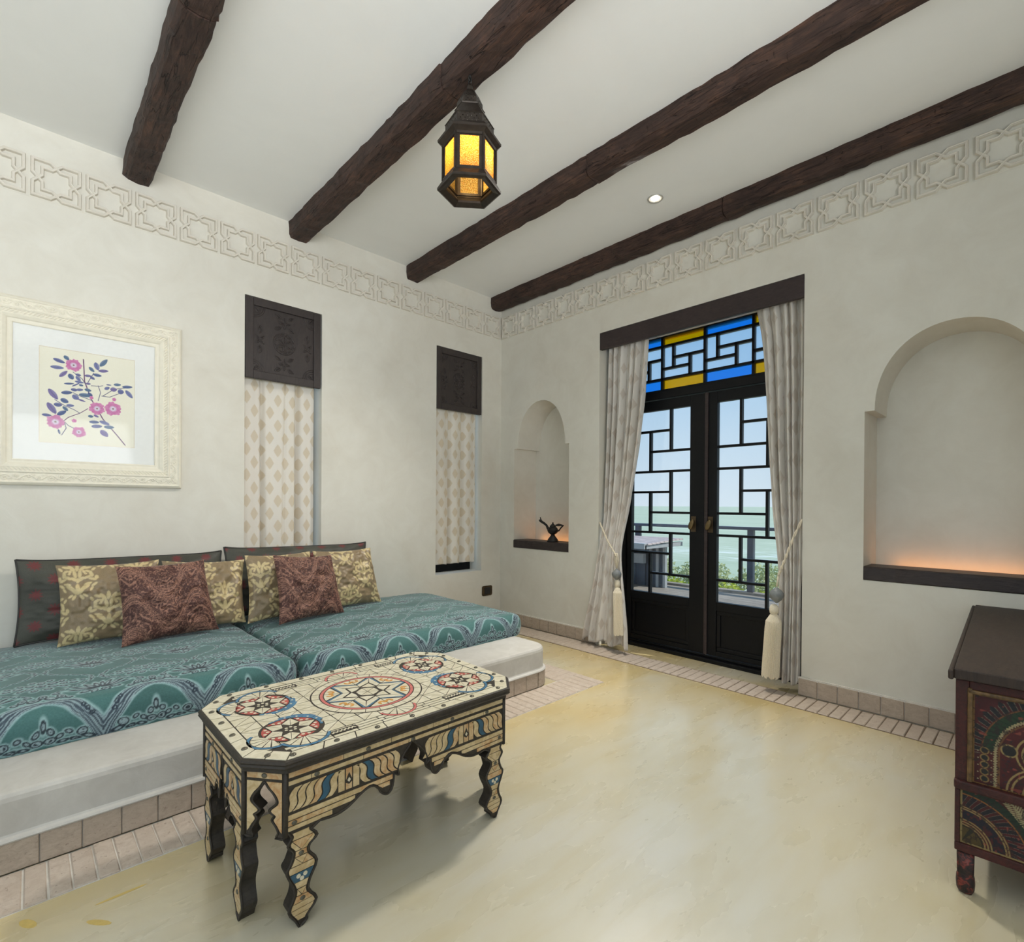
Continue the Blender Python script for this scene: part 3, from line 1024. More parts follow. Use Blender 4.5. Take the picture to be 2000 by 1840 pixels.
def leaf(s):
    """s = +1 for the leaf on the corner side, -1 for the other; glass runs from the meeting stile outwards"""
    y_in, y_out = YC + s * 0.006, YC + s * 0.6
    body = MB()
    def bx(ya, yb, za, zb, x0=DX - 0.02, x1=DX + 0.022):
        body.box(x0, x1, min(ya, yb), max(ya, yb), za, zb)
    gi, go, gz0, gz1 = YC + s * 0.130, YC + s * 0.635, 0.437, 1.862
    gi = YC + s * (0.13 if s > 0 else 0.075)
    go = gi + s * 0.500
    y_out = go + s * 0.045
    bx(y_in, gi, 0.05, 1.940)
    bx(go, y_out, 0.05, 1.940)
    bx(gi, go, gz1, 1.940)
    bx(gi, go, 0.375, gz0)
    bx(gi, go, 0.05, 0.085)
    lf = body.build('door_leaf', M['doorblack'], dr, bevel=0.003)
    MB().box(DX - 0.004, DX + 0.008, min(gi, go), max(gi, go), 0.085, 0.375).build('lower_panel', M['doorblack'], lf)
    pm = MB()
    for (ya, yb, za, zb) in ((gi, go, 0.345, 0.375), (gi, go, 0.085, 0.115), (gi, gi + s * 0.03, 0.115, 0.345), (go - s * 0.03, go, 0.115, 0.345)):
        pm.box(DX - 0.014, DX - 0.003, min(ya, yb), max(ya, yb), za, zb)
    pm.build('panel_moulding', M['doorblack'], lf, bevel=0.005)
    # three pinwheel modules of muntins; u runs from the meeting stile outwards, v upwards
    W = go - gi
    tk = 0.0085
    mod = (gz1 - gz0) / 3
    def U(u):
        return gi + W * u
    for k in range(3):
        t, b_ = gz1 - k * mod, gz1 - (k + 1) * mod
        if k < 2:
            rect_bars(lf, 'muntin', [(U(0), U(1), b_ - tk, b_ + tk)], DX - 0.014, DX + 0.016)
        za, zd = t - 0.335 * mod, t - 0.670 * mod
        ua, uc = 0.325, 0.675
        ws = tk / abs(W)
        rect_bars(lf, 'muntin', [(U(ua - ws), U(ua + ws), zd + tk, t - (tk if k else 0)), (U(ua + ws), U(1), za - tk, za + tk), (U(uc - ws), U(uc + ws), b_ + (tk if k < 2 else 0), za - tk), (U(0), U(uc - ws), zd - tk, zd + tk)], DX - 0.014, DX + 0.016)
        cells = [(0, ua, zd, t), (ua, 1, za, t), (ua, uc, zd, za), (uc, 1, b_, za), (0, uc, b_, zd)]
        for (u0, u1, z0, z1) in cells:
            MB().box(DX - 0.002, DX + 0.002, min(U(u0), U(u1)), max(U(u0), U(u1)), z0, z1).build('pane', M['glass'], lf)
    # backplate and oval knob
    yh = YC + s * (0.098 if s > 0 else 0.030)
    MB().box(DX - 0.024, DX - 0.019, yh - 0.020, yh + 0.020, 0.93, 1.045).build('handle_plate', M['bronze'], lf, bevel=0.002)
    hk = MB()
    hk.tube([(DX - 0.02, yh, 0.985), (DX - 0.055, yh, 0.985)], 0.007, 8)
    N = 20
    ring = []
    for i, (rr, dx) in enumerate(((0.0, -0.066), (0.6, -0.066), (0.92, -0.063), (1.0, -0.058), (0.92, -0.053), (0.0, -0.052))):
        for q in range(N):
            a = 2 * PI * q / N
            du, dz = rr * 0.019 * math.cos(a), rr * 0.040 * math.sin(a)
            ca, sa = math.cos(-0.35), math.sin(-0.35)
            ring.append((DX + dx, yh + du * ca + dz * sa, 0.985 - du * sa + dz * ca))
    hk.add(ring, [(i * N + q, i * N + (q + 1) % N, (i + 1) * N + (q + 1) % N, (i + 1) * N + q) for i in range(5) for q in range(N)])
    hk.build('door_knob', M['brass'], lf, smooth=True)
leaf(1)
leaf(-1)
MB().box(DX - 0.032, DX - 0.018, YC - 0.012, YC + 0.012, 0.05, 1.94).build('astragal', M['darkwood'], dr, bevel=0.003)

# transom: units of pinwheel panes with a coloured pane above and below each
ya, yb, zt0, zt1 = YI0, YI1, 2.018, 2.418
tf = MB().box(DX - 0.02, DX + 0.03, ya, yb, 2.005, zt0).box(DX - 0.02, DX + 0.03, ya, yb, zt1, 2.427).build('transom_frame', M['doorblack'], dr)
UW = 0.343
tk = 0.009
units = [('blue', -1.585 + UW, -1.585), ('yellow', -1.585, -1.585 - UW), ('blue', -1.585 - UW, -1.585 - 2 * UW), ('yellow', -1.585 - 2 * UW, -1.585 - 3 * UW)]
def tbar(y0, y1, z0, z1):
    y0, y1 = max(min(y0, y1), ya), min(max(y0, y1), yb)
    if y1 - y0 > 0.002:
        MB().box(DX - 0.014, DX + 0.018, y0, y1, z0, z1).build('muntin', M['doorblack'], tf)
def tpane(y0, y1, z0, z1, m):
    y0, y1 = max(min(y0, y1), ya), min(max(y0, y1), yb)
    if y1 - y0 > 0.004:
        MB().box(DX - 0.003, DX + 0.003, y0, y1, z0, z1).build('pane', M[m], tf)
zc0, zc1 = zt0 + 0.082, zt1 - 0.066
for colr, a, b in units:
    w = b - a
    tbar(a - tk, a + tk, zt0, zt1)
    tbar(a - tk if a < yb else yb, b + tk, zc1 - tk, zc1 + tk)
    tbar(a, b, zc0 - tk, zc0 + tk)
    tpane(a, b, zc1, zt1, 'glass_' + colr)
    tpane(a, b, zt0, zc0, 'glass_' + colr)
    h = zc1 - zc0
    U = lambda u: a + w * u
    Z = lambda v: zc0 + h * v
    tw = tk / abs(w)
    tbar(U(0.27 - tw), U(0.27 + tw), Z(0.31), Z(1))
    tbar(U(0.27), U(1), Z(0.61) - tk, Z(0.61) + tk)
    tbar(U(0.66 - tw), U(0.66 + tw), Z(0), Z(0.61))
    tbar(U(0), U(0.66), Z(0.31) - tk, Z(0.31) + tk)
    for c in ((0, 0.27, 0.31, 1), (0.27, 1, 0.61, 1), (0.27, 0.66, 0.31, 0.61), (0.66, 1, 0, 0.61), (0, 0.66, 0, 0.31)):
        tpane(U(c[0]), U(c[1]), Z(c[2]), Z(c[3]), 'glass_clear_tx')

# pelmet board set flush in the head of the opening, and the white track behind it
pel = MB().box(-0.004, 0.028, DOOR[0] + 0.002, DOOR[1] - 0.004, 2.363, 2.497).build('curtain_pelmet', M['darkwood'], bevel=0.004)
tag(pel, 'dark wooden pelmet board across the top of the glazed door opening', 'pelmet')
tk_ = MB().box(0.07, 0.11, DOOR[0] + 0.01, DOOR[1] - 0.01, 2.455, 2.497).build('curtain_track', M['track'], bevel=0.003)
tag(tk_, 'white curtain track behind the pelmet over the door', 'curtain track')

# ------------------------------------------------------------------ door curtains
def door_curtain(rows, n, cloth, label, seed, phase=0.0, flow=1):
    """rows: (z, y left, y right, x, fold amplitude) from top to hem"""
    R = np.array(rows)
    nv, nu = 150, 260
    z = np.linspace(R[0, 0], R[-1, 0], nv)
    zz = -R[:, 0]
    f = lambda c: np.interp(-z, zz, R[:, c])
    def sm(a, k=9):
        p = np.pad(a, (k, k), 'edge')
        return np.convolve(p, np.ones(2 * k + 1) / (2 * k + 1), 'valid')
    yl, yr, xc, am = sm(f(1)), sm(f(2)), sm(f(3)), sm(f(4))
    s = np.linspace(0, 1, nu)[:, None]
    t = np.linspace(0, 1, nv)[None]
    r = np.random.default_rng(seed)
    wd = r.uniform(0.55, 1.6, n) * np.linspace(0.75, 1.35, n)[::(1 if flow > 0 else -1)]
    kn = np.concatenate([[0], np.cumsum(wd) / wd.sum()])
    warp = np.interp(s + 0.022 * (vnoise(s * 5 + seed, t * 2.6) - 0.5) * np.sin(PI * s), kn, np.arange(n + 1) / n)
    ph = 2 * PI * n * warp + phase + 0.35 * np.sin(2.5 * t + seed)
    amp = np.interp(s[:, 0], (kn[1:] + kn[:-1]) / 2, r.uniform(0.6, 1.5, n))[:, None]
    w = (np.sin(ph) + 0.33 * np.sin(2 * ph + 0.9)) * amp + 0.25 * np.sin(0.5 * ph + seed)
    x = xc[None] + am[None] * w * (0.85 + 0.3 * vnoise(s * 3, t * 4 + seed))
    side = 0.5 * np.cos(ph + 0.6) / n * np.sin(PI * s) ** 0.5
    y = yl[None] + (yr - yl)[None] * np.clip(s + side * 0.30, 0, 1)
    x = x + 0.008 * (vnoise(s * 18, t * 14 + seed) - 0.5)
    zz2 = z[None] + 0 * s - 0.018 * np.sin(ph * 0.5 + 1) * (t ** 10)
    P = np.stack([x, y, zz2 + 0 * x], -1)
    uv = np.stack([s * cloth + 0 * t, zz2 + 0 * x], -1)
    base = (float(x[:, -1].mean()), float(y[:, -1].mean()), float(zz2[:, -1].min()))
    o = grid_mesh('door_curtain', P, M['curtain'], None, base, uv=uv)
    so = o.modifiers.new('thickness', 'SOLIDIFY')
    so.thickness = 0.002
    tag(o, label, 'curtain', 'tied-back door curtains')
    return o
door_curtain([(2.44, -1.195, -1.560, .088, .016), (1.9, -1.19, -1.527, .088, .027), (1.40, -1.185, -1.465, .080, .028), (1.07, -1.195, -1.422, .05, .021), (0.93, -1.205, -1.402, .02, .011), (0.80, -1.182, -1.390, -.015, .012), (0.56, -1.169, -1.437, -.045, .016), (0.33, -1.122, -1.475, -.062, .020), (0.05, -1.055, -1.508, -.075, .024)],
             6, 1.10, 'cream printed door curtain beside the small niche, hem flaring over the baseboard', 3)
door_curtain([(2.44, -2.330, -2.640, .088, .016), (2.2, -2.38, -2.640, .088, .024), (1.84, -2.403, -2.641, .088, .027), (1.42, -2.430, -2.642, .08, .027), (1.05, -2.465, -2.643, .06, .017), (0.78, -2.510, -2.643, .03, .013), (0.66, -2.520, -2.643, .015, .013), (0.40, -2.518, -2.643, .012, .018), (0.06, -2.500, -2.643, .010, .020)],
             5, 1.0, 'cream printed door curtain beside the large niche, hanging straight', 6, 1.0, -1)

# tiebacks: twisted rope, wound grey bead, knot and tassel
def tieback(path, bead, tas_top, tas_bot, rb, rt0, rt1, loop, label):
    t = thing('curtain_tieback', tas_bot, label, 'tieback', 'tasselled tiebacks')
    P = [Vector(p) for p in path]
    L = []
    for i in range(len(P) - 1):
        for k in range(8):
            L.append(P[i].lerp(P[i + 1], k / 8))
    L.append(P[-1])
    for s in range(2):
        m = MB()
        q = []
        for i, p in enumerate(L):
            a = i * 0.9 + s * PI
            q.append(p + Vector((0.004 * math.cos(a), 0.004 * math.sin(a), 0.002 * math.sin(a))))
        m.tube(q, 0.0046, 6)
        m.build('rope_strand', M['rope'], t, smooth=True)
    if loop:
        m = MB()
        for k in range(4):
            o = Vector((0.003 * (k - 1.5), 0.012 * (k - 1.5), 0))
            m.tube([Vector(loop[0]) + o * 0.6, Vector(loop[1]) + o * 1.2, Vector(loop[2]) + o * 0.3], 0.004, 5)
        m.build('cord_loops', M['rope'], t, smooth=True)
    prof = [(0.003, 1.0), (0.25, 0.80), (0.72, 0.52), (0.97, 0.20), (1.0, 0.0), (0.95, -0.22), (0.70, -0.58), (0.30, -0.85), (0.1, -1.0)]
    pr = []
    for i in range(40):
        v = 1 - 2 * i / 39
        r = np.interp(-v, [-p[1] for p in prof], [p[0] for p in prof])
        pr.append((rb * float(r) * (1 + 0.025 * math.sin(i * 2.6)), rb * 1.25 * v))
    m = MB().lathe(pr[::-1], bead, 20)
    m.build('bead', M['greybead'], t, smooth=True)
    b, tt, tb = Vector(bead), Vector(tas_top), Vector(tas_bot)
    neck = tt + Vector((0, 0, 0.028))
    m = MB().lathe([(rt0 * 0.30, -0.030), (rt0 * 0.55, -0.026), (rt0 * 0.62, -0.008), (rt0 * 0.55, 0.012), (rt0 * 0.45, 0.022), (rt0 * 0.20, 0.028)], neck, 16)
    m.build('tassel_knot', M['tassel'], t, smooth=True)
    m = MB().tube([tuple(P[-1]), (b.x, b.y, b.z + rb * 1.2)], 0.005, 6)
    m.build('hanging_cord', M['rope'], t, smooth=True)
    # skirt: a ribbed bell of hanging threads with a ragged hem
    N, K = 72, 9
    V, F = [], []
    for i in range(K):
        v = i / (K - 1)
        c = tt.lerp(tb, v)
        r = rt0 * (0.45 + 0.55 * min(1, v * 7) ** 0.6) * (1 - v) + rt1 * v
        if i == 0:
            r = rt0 * 0.4
        for k in range(N):
            a = 2 * PI * k / N
            rr = r * (1 + (0.07 if k % 2 else -0.05) * min(1, v * 4 + 0.3))
            dz = -random.uniform(0, 0.018) if i == K - 1 else 0
            V.append((c.x + rr * math.cos(a), c.y + rr * math.sin(a), c.z + dz))
    for i in range(K - 1):
        for k in range(N):
            F.append((i * N + k, i * N + (k + 1) % N, (i + 1) * N + (k + 1) % N, (i + 1) * N + k))
    F.append(tuple(range(N))[::-1])
    MB().add(V, F).build('tassel_skirt', M['tassel'], t)
    return t
tieback([(0.012, -1.172, 0.985), (-0.045, -1.235, 0.945), (-0.062, -1.300, 0.850), (-0.075, -1.371, 0.768), (-0.082, -1.398, 0.735)], (-0.085, -1.403, 0.600), (-0.086, -1.412, 0.505), (-0.105, -1.440, 0.160), 0.036, 0.033, 0.036,
        [(-0.08, -1.395, 0.76), (-0.085, -1.402, 0.71), (-0.085, -1.403, 0.645)], 'cream rope tieback with grey bead and tassel on the flaring curtain beside the small niche')
tieback([(0.014, -2.648, 1.045), (-0.040, -2.610, 0.915), (-0.062, -2.587, 0.825), (-0.072, -2.562, 0.744), (-0.075, -2.549, 0.708)], (-0.078, -2.541, 0.592), (-0.078, -2.527, 0.478), (-0.078, -2.508, 0.105), 0.040, 0.042, 0.046, None,
        'cream rope tieback with big grey bead and long tassel on the straight curtain')

# ------------------------------------------------------------------ niches: shelves, hidden warm light strips, oil lamp
def niche_shelf(n, label, lab2):
    a, b = n['c'] - n['wr'], n['c'] + n['wr']
    zt = 0.795
    nx = 26
    ys = [a + 0.001 + (b - a - 0.002) * i / nx for i in range(nx + 1)]
    V, F = [], []
    r = random.Random(int(abs(a) * 100))
    for y in ys:
        e = r.uniform(-0.0025, 0.0025)
        e2 = r.uniform(-0.0025, 0.0025)
        V += [(-0.006, y, 0.722 + e2 + 0.004), (-0.002, y, 0.722), (0.19, y, 0.722), (0.19, y, zt), (0.004, y, zt), (-0.006 + e, y, zt - 0.006 + e)]
    for i in range(nx):
        for k in range(6):
            F.append((i * 6 + k, i * 6 + (k + 1) % 6, i * 6 + 6 + (k + 1) % 6, i * 6 + 6 + k))
    F += [tuple(range(6))[::-1], tuple(range(nx * 6, nx * 6 + 6))]
    o = MB().add(V, F).build('niche_shelf', M['shelfwood'])
    tag(o, label, 'shelf', 'dark niche shelves')
    s = thing('light_strip', (0.25, n['c'], 0.722), lab2, 'light strip', 'light strips behind the niche shelves')
    MB().box(0.205, 0.285, a + 0.03, b - 0.03, 0.7215, 0.766).build('strip_base', M['track'], s)
    MB().box(0.225, 0.262, a + 0.09, b - 0.09, 0.766, 0.774).build('glowing_tube', M['ledglow'], s)
niche_shelf(NICHE1, 'dark wooden shelf with chipped edge under the black oil lamp', 'warm light strip hidden behind the shelf of the oil lamp')
niche_shelf(NICHE2, 'dark wooden shelf with chipped edge in the empty large niche', 'warm light strip hidden behind the shelf of the empty niche')

lp = thing('oil_lamp', (0.075, -0.612, 0.795), 'small blackened metal oil lamp with curved spout on the niche shelf', 'oil lamp')
c0 = (0.075, -0.612, 0.795)
MB().lathe([(0.050, 0.0), (0.052, 0.004), (0.050, 0.010), (0.046, 0.014), (0.044, 0.022), (0.030, 0.040), (0.018, 0.056), (0.015, 0.064)], c0, 20).build('foot', M['lampiron'], lp, smooth=True)
MB().lathe([(0.015, 0.062), (0.022, 0.066), (0.040, 0.078), (0.048, 0.094), (0.0485, 0.100), (0.051, 0.102), (0.051, 0.105), (0.047, 0.108), (0.040, 0.122), (0.026, 0.134)], c0, 20).build('bowl', M['lampiron'], lp, smooth=True)
MB().lathe([(0.028, 0.132), (0.029, 0.138), (0.018, 0.150), (0.009, 0.158), (0.006, 0.163), (0.008, 0.168), (0.002, 0.173)], c0, 16).build('lid', M['lampiron'], lp, smooth=True)
cx_, cy_, cz_ = c0
MB().tube([(cx_, cy_ + 0.035, cz_ + 0.105), (cx_, cy_ + 0.060, cz_ + 0.118), (cx_, cy_ + 0.075, cz_ + 0.142), (cx_, cy_ + 0.105, cz_ + 0.160), (cx_, cy_ + 0.150, cz_ + 0.180), (cx_, cy_ + 0.168, cz_ + 0.190)], [0.016, 0.013, 0.010, 0.011, 0.012, 0.006], 10).tube([(cx_, cy_ + 0.135, cz_ + 0.176), (cx_, cy_ + 0.148, cz_ + 0.195), (cx_, cy_ + 0.155, cz_ + 0.216)], [0.006, 0.006, 0.003], 7).build('spout', M['lampiron'], lp, smooth=True)
MB().tube([(cx_, cy_ - 0.040, cz_ + 0.092), (cx_, cy_ - 0.072, cz_ + 0.100), (cx_, cy_ - 0.090, cz_ + 0.122), (cx_, cy_ - 0.110, cz_ + 0.140), (cx_, cy_ - 0.128, cz_ + 0.150)], [0.007, 0.006, 0.006, 0.007, 0.003], 8).tube([(cx_, cy_ - 0.035, cz_ + 0.146), (cx_, cy_ - 0.070, cz_ + 0.152), (cx_, cy_ - 0.118, cz_ + 0.149)], [0.008, 0.012, 0.005], 8).build('handle', M['lampiron'], lp, smooth=True)

# wall socket
so = thing('wall_socket', (-0.168, -0.001, 0.261), 'dark bronze wall socket plate low on the wall beyond the daybed', 'wall socket')
def rrect(w, h, r, k=5):
    P = []
    for sx, sz, a0 in ((1, 1, 0), (-1, 1, PI / 2), (-1, -1, PI), (1, -1, 3 * PI / 2)):
        for i in range(k + 1):
            a = a0 + PI / 2 * i / k
            P.append((sx * (w / 2 - r) + r * math.cos(a), sz * (h / 2 - r) + r * math.sin(a)))
    return P
fn = lambda a, b, d: (-0.168 + a, -d, 0.309 + b)
MB().prism(rrect(0.124, 0.094, 0.016), fn, 0.0, 0.008).build('plate', M['bronze'], so, bevel=0.002)
MB().prism(rrect(0.070, 0.064, 0.004), fn, 0.008, 0.0105).build('insert', M['blacksocket'], so)
for (ax, az) in ((-0.018, 0.014), (0.018, 0.014), (0, -0.012), (-0.018, -0.014), (0.018, -0.014)):
    MB().prism([(ax + 0.004 * math.cos(k * PI / 4), az + 0.004 * math.sin(k * PI / 4)) for k in range(8)], fn, 0.0100, 0.0108).build('pin_hole', M['rim'], so)
# ------------------------------------------------------------------ built-in platform of the daybed
pf = thing('daybed_platform', (-2.7, -0.75, 0.0), 'low whitewashed plaster platform with stone tile base under the teal mattresses', 'platform')
def plan(off, xr=-0.935, yf=-1.505, r=0.125, n=10):
    """outline of the platform with a rounded front corner, offset outwards"""
    P = [(-4.6, -0.002), (-4.6, yf - off)]
    R = r + off
    cx, cy = xr - r, yf + r
    for k in range(n + 1):
        a = -PI / 2 + PI / 2 * k / n
        P.append((cx + R * math.cos(a), cy + R * math.sin(a)))
    P.append((xr + off, -0.002))
    return P
def loft(mb, offs):
    rings = [plan(o) for o, z in offs]
    n = len(rings[0])
    V = [(x, y, z) for ring, (o, z) in zip(rings, offs) for x, y in ring]
    F = [(i * n + k, i * n + (k + 1) % n, (i + 1) * n + (k + 1) % n, (i + 1) * n + k) for i in range(len(rings) - 1) for k in range(n)]
    F += [tuple(range(n))[::-1], tuple(range((len(rings) - 1) * n, len(rings) * n))]
    mb.add(V, F)
m = MB()
loft(m, [(0.016, 0.098), (0.018, 0.103), (0.014, 0.109), (0.003, 0.112), (0.0, 0.118), (0.0, 0.215), (-0.003, 0.228), (-0.010, 0.237), (-0.022, 0.240)])
m.build('plaster_top', M['plinth'], pf, smooth=False)
m = MB()
loft(m, [(0.004, 0.007), (0.004, 0.098)])
pb = m.build('mortar_core', M['mortar'], pf)
PT = [tile_mesh('plinth_tile_a', 0.0998, 0.092, 0.010), tile_mesh('plinth_tile_b', 0.0994, 0.0925, 0.0105)]
PS = tile_mesh('plinth_tile_narrow', 0.043, 0.092, 0.010)
for q in PT + [PS]:
    q.materials.append(M['basetile'])
def ptile(me, x, y, ang):
    o = link_mesh('tile', me, None, pf)
    b = BASE[pf.name]
    o.location = (x - b.x, y - b.y, 0.053)
    o.rotation_euler = (PI / 2, 0, ang)
k = 0
while -1.1165 - 0.1017 * k > -4.5:
    ptile(random.choice(PT), -1.1165 - 0.1017 * k, -1.508, 0)
    k += 1
for k in range(5):
    a = -PI / 2 + (k + 0.5) * PI / 2 / 5
    ptile(PS, -1.06 + 0.128 * math.cos(a), -1.38 + 0.128 * math.sin(a), a + PI / 2)
k = 0
while -1.325 + 0.1017 * k < -0.03:
    ptile(random.choice(PT), -0.932, -1.325 + 0.1017 * k, PI / 2)
    k += 1

# ------------------------------------------------------------------ woven patterns (computed, stored as colour on the cloth)
def ell(u, v, cx, cy, a, b, ang):
    """rough signed distance to an ellipse"""
    c, s = math.cos(ang), math.sin(ang)
    x, y = (u - cx) * c + (v - cy) * s, -(u - cx) * s + (v - cy) * c
    k = np.sqrt((x / a) ** 2 + (y / b) ** 2)
    return (k - 1) * min(a, b)

def blend(col, mask, rgb):
    return col * (1 - mask[..., None]) + np.array(lin(*rgb)) * mask[..., None]

def brocade(u, v):
    """u along the front edge, v measured up the front face and back over the top (metres)"""
    wu = u + 0.008 * (vnoise(u * 25, v * 25, 1) - 0.5)
    wv = v + 0.008 * (vnoise(u * 25, v * 25, 2) - 0.5)
    P = 0.335
    x = (wu / P - np.floor(wu / P) - 0.5) * P          # motif foot at x = 0
    ax = np.abs(x)
    bx = P / 2 - ax                                     # distance from the mid line between two feet
    # garlands of the border, rising from the foot and arching to the neighbour
    t = np.clip(ax / (P / 2), 0, 1)
    cen = 0.006 + 0.160 * (1 - (1 - t) ** 2.3)
    slope = 0.160 * 2.3 * (1 - t) ** 1.3 / (P / 2)
    wdt = 0.020 * (1 - t) ** 0.6 + 0.008
    g = np.abs(wv - cen) / np.sqrt(1 + slope ** 2) - wdt
    d = np.full_like(u, 9.0)
    for (ex, ey, a, b, an) in ((.062, .036, .017, .016, 0), (.044, .014, .024, .008, .3), (.082, .014, .016, .006, .25), (.034, .098, .009, .008, 0), (.044, .116, .008, .008, 0), (.056, .130, .008, .007, 0), (.100, .046, .012, .009, .5)):
        d = np.minimum(d, ell(ax, wv, ex, ey, a, b, an))
    for (ex, ey, a, b, an) in ((0, .080, .009, .022, 0), (.020, .058, .010, .014, .5), (.017, .026, .017, .014, 0), (.042, .034, .013, .009, .6), (.050, .013, .018, .007, .1), (.078, .012, .010, .006, 0),
                               (.022, .196, .020, .012, -.3), (.0, .220, .012, .018, 0), (.052, .206, .013, .019, .4), (.074, .186, .012, .009, -.3), (.040, .236, .014, .009, .3)):
        d = np.minimum(d, ell(bx, wv, ex, ey, a, b, an))
    # palm fans: leaves spreading from a point, above each foot and again further back in staggered rows
    def palm(A, Y, k=1.0):
        f = np.full_like(A, 9.0)
        for q, (an, L) in enumerate(((0.12, .050), (0.50, .062), (0.90, .070), (1.28, .066))):
            c = 0.60 * L * k
            f = np.minimum(f, ell(A, Y, c * math.sin(an) + 0.004, c * math.cos(an) * 0.8, 0.0062 * k, 0.46 * L * k, -an))
        for (ex, ey, a, b, an) in ((.013, -.018, .009, .013, .5), (.034, -.012, .014, .007, -.3), (0, -.034, .007, .011, 0)):
            f = np.minimum(f, ell(A, Y, ex * k, ey * k, a * k, b * k, an))
        return f
    def bouquet(A, Y):
        f = np.full_like(A, 9.0)
        for (ex, ey, a, b, an) in ((0, .002, .013, .012, 0), (.026, .016, .013, .008, .6), (.028, -.014, .014, .008, -.5), (.0, .032, .009, .013, 0), (.053, .004, .013, .009, 0), (.049, .028, .011, .007, .9), (.052, -.025, .011, .007, -.8),
                                   (.016, -.036, .009, .012, .6), (.079, -.006, .010, .007, -.3), (.020, .048, .007, .010, -.5), (.078, .018, .009, .006, .5), (.100, .006, .007, .005, 0)):
            f = np.minimum(f, ell(A, Y, ex, ey, a, b, an))
        return f
    Q = 0.345
    lat = np.full_like(u, 9.0)
    Yb = wv - 0.355
    Yb = (Yb / Q - np.floor(Yb / Q + 0.5)) * Q
    lat = np.minimum(lat, bouquet(bx / 1.22, Yb / 1.22) * 1.22)
    Yp = wv - 0.225
    Yp = (Yp / Q - np.floor(Yp / Q + 0.42)) * Q
    lat = np.minimum(lat, palm(ax, Yp, 1.30))
    stem = np.abs(ax - (0.085 + 0.070 * np.cos(2 * PI * (wv - 0.20) / Q))) - 0.0042 - 0.004 * (np.sin(2 * PI * wv / 0.03) > 0.2)
    lat = np.where(wv > 0.245, np.minimum(lat, stem), np.where(wv > 0.19, lat, 9.0))
    d = np.minimum(d, lat)
    base = np.array(lin(72, 110, 108)) * (0.82 + 0.36 * vnoise(u * 6, v * 6, 4))[..., None]
    dd = np.minimum(d, g)
    col = blend(base, sstep(0.0088, 0.0015, dd) * 0.80, (158, 190, 192))
    col = blend(col, sstep(0.0010, -0.0020, dd) * 0.9, (146, 166, 172))
    # dark contour and midrib of every leaf, parallel cords along the garlands
    line = sstep(0.0036, 0.0014, np.abs(d + 0.0018)) + sstep(-0.0070, -0.0090, d) * (vnoise(u * 110, v * 110, 6) > 0.30)
    col = blend(col, np.clip(line, 0, 1) * 0.92, (28, 38, 48))
    cord = sstep(0.0, -0.002, g) * sstep(0.12, 0.60, 0.5 + 0.5 * np.cos(2 * PI * g / 0.0100 + 2.5 * (vnoise(u * 60, v * 60, 9) - 0.5)))
    col = blend(col, cord * 0.85, (44, 56, 72))
    return np.clip(col, 0, 1), sstep(0.004, -0.002, dd)

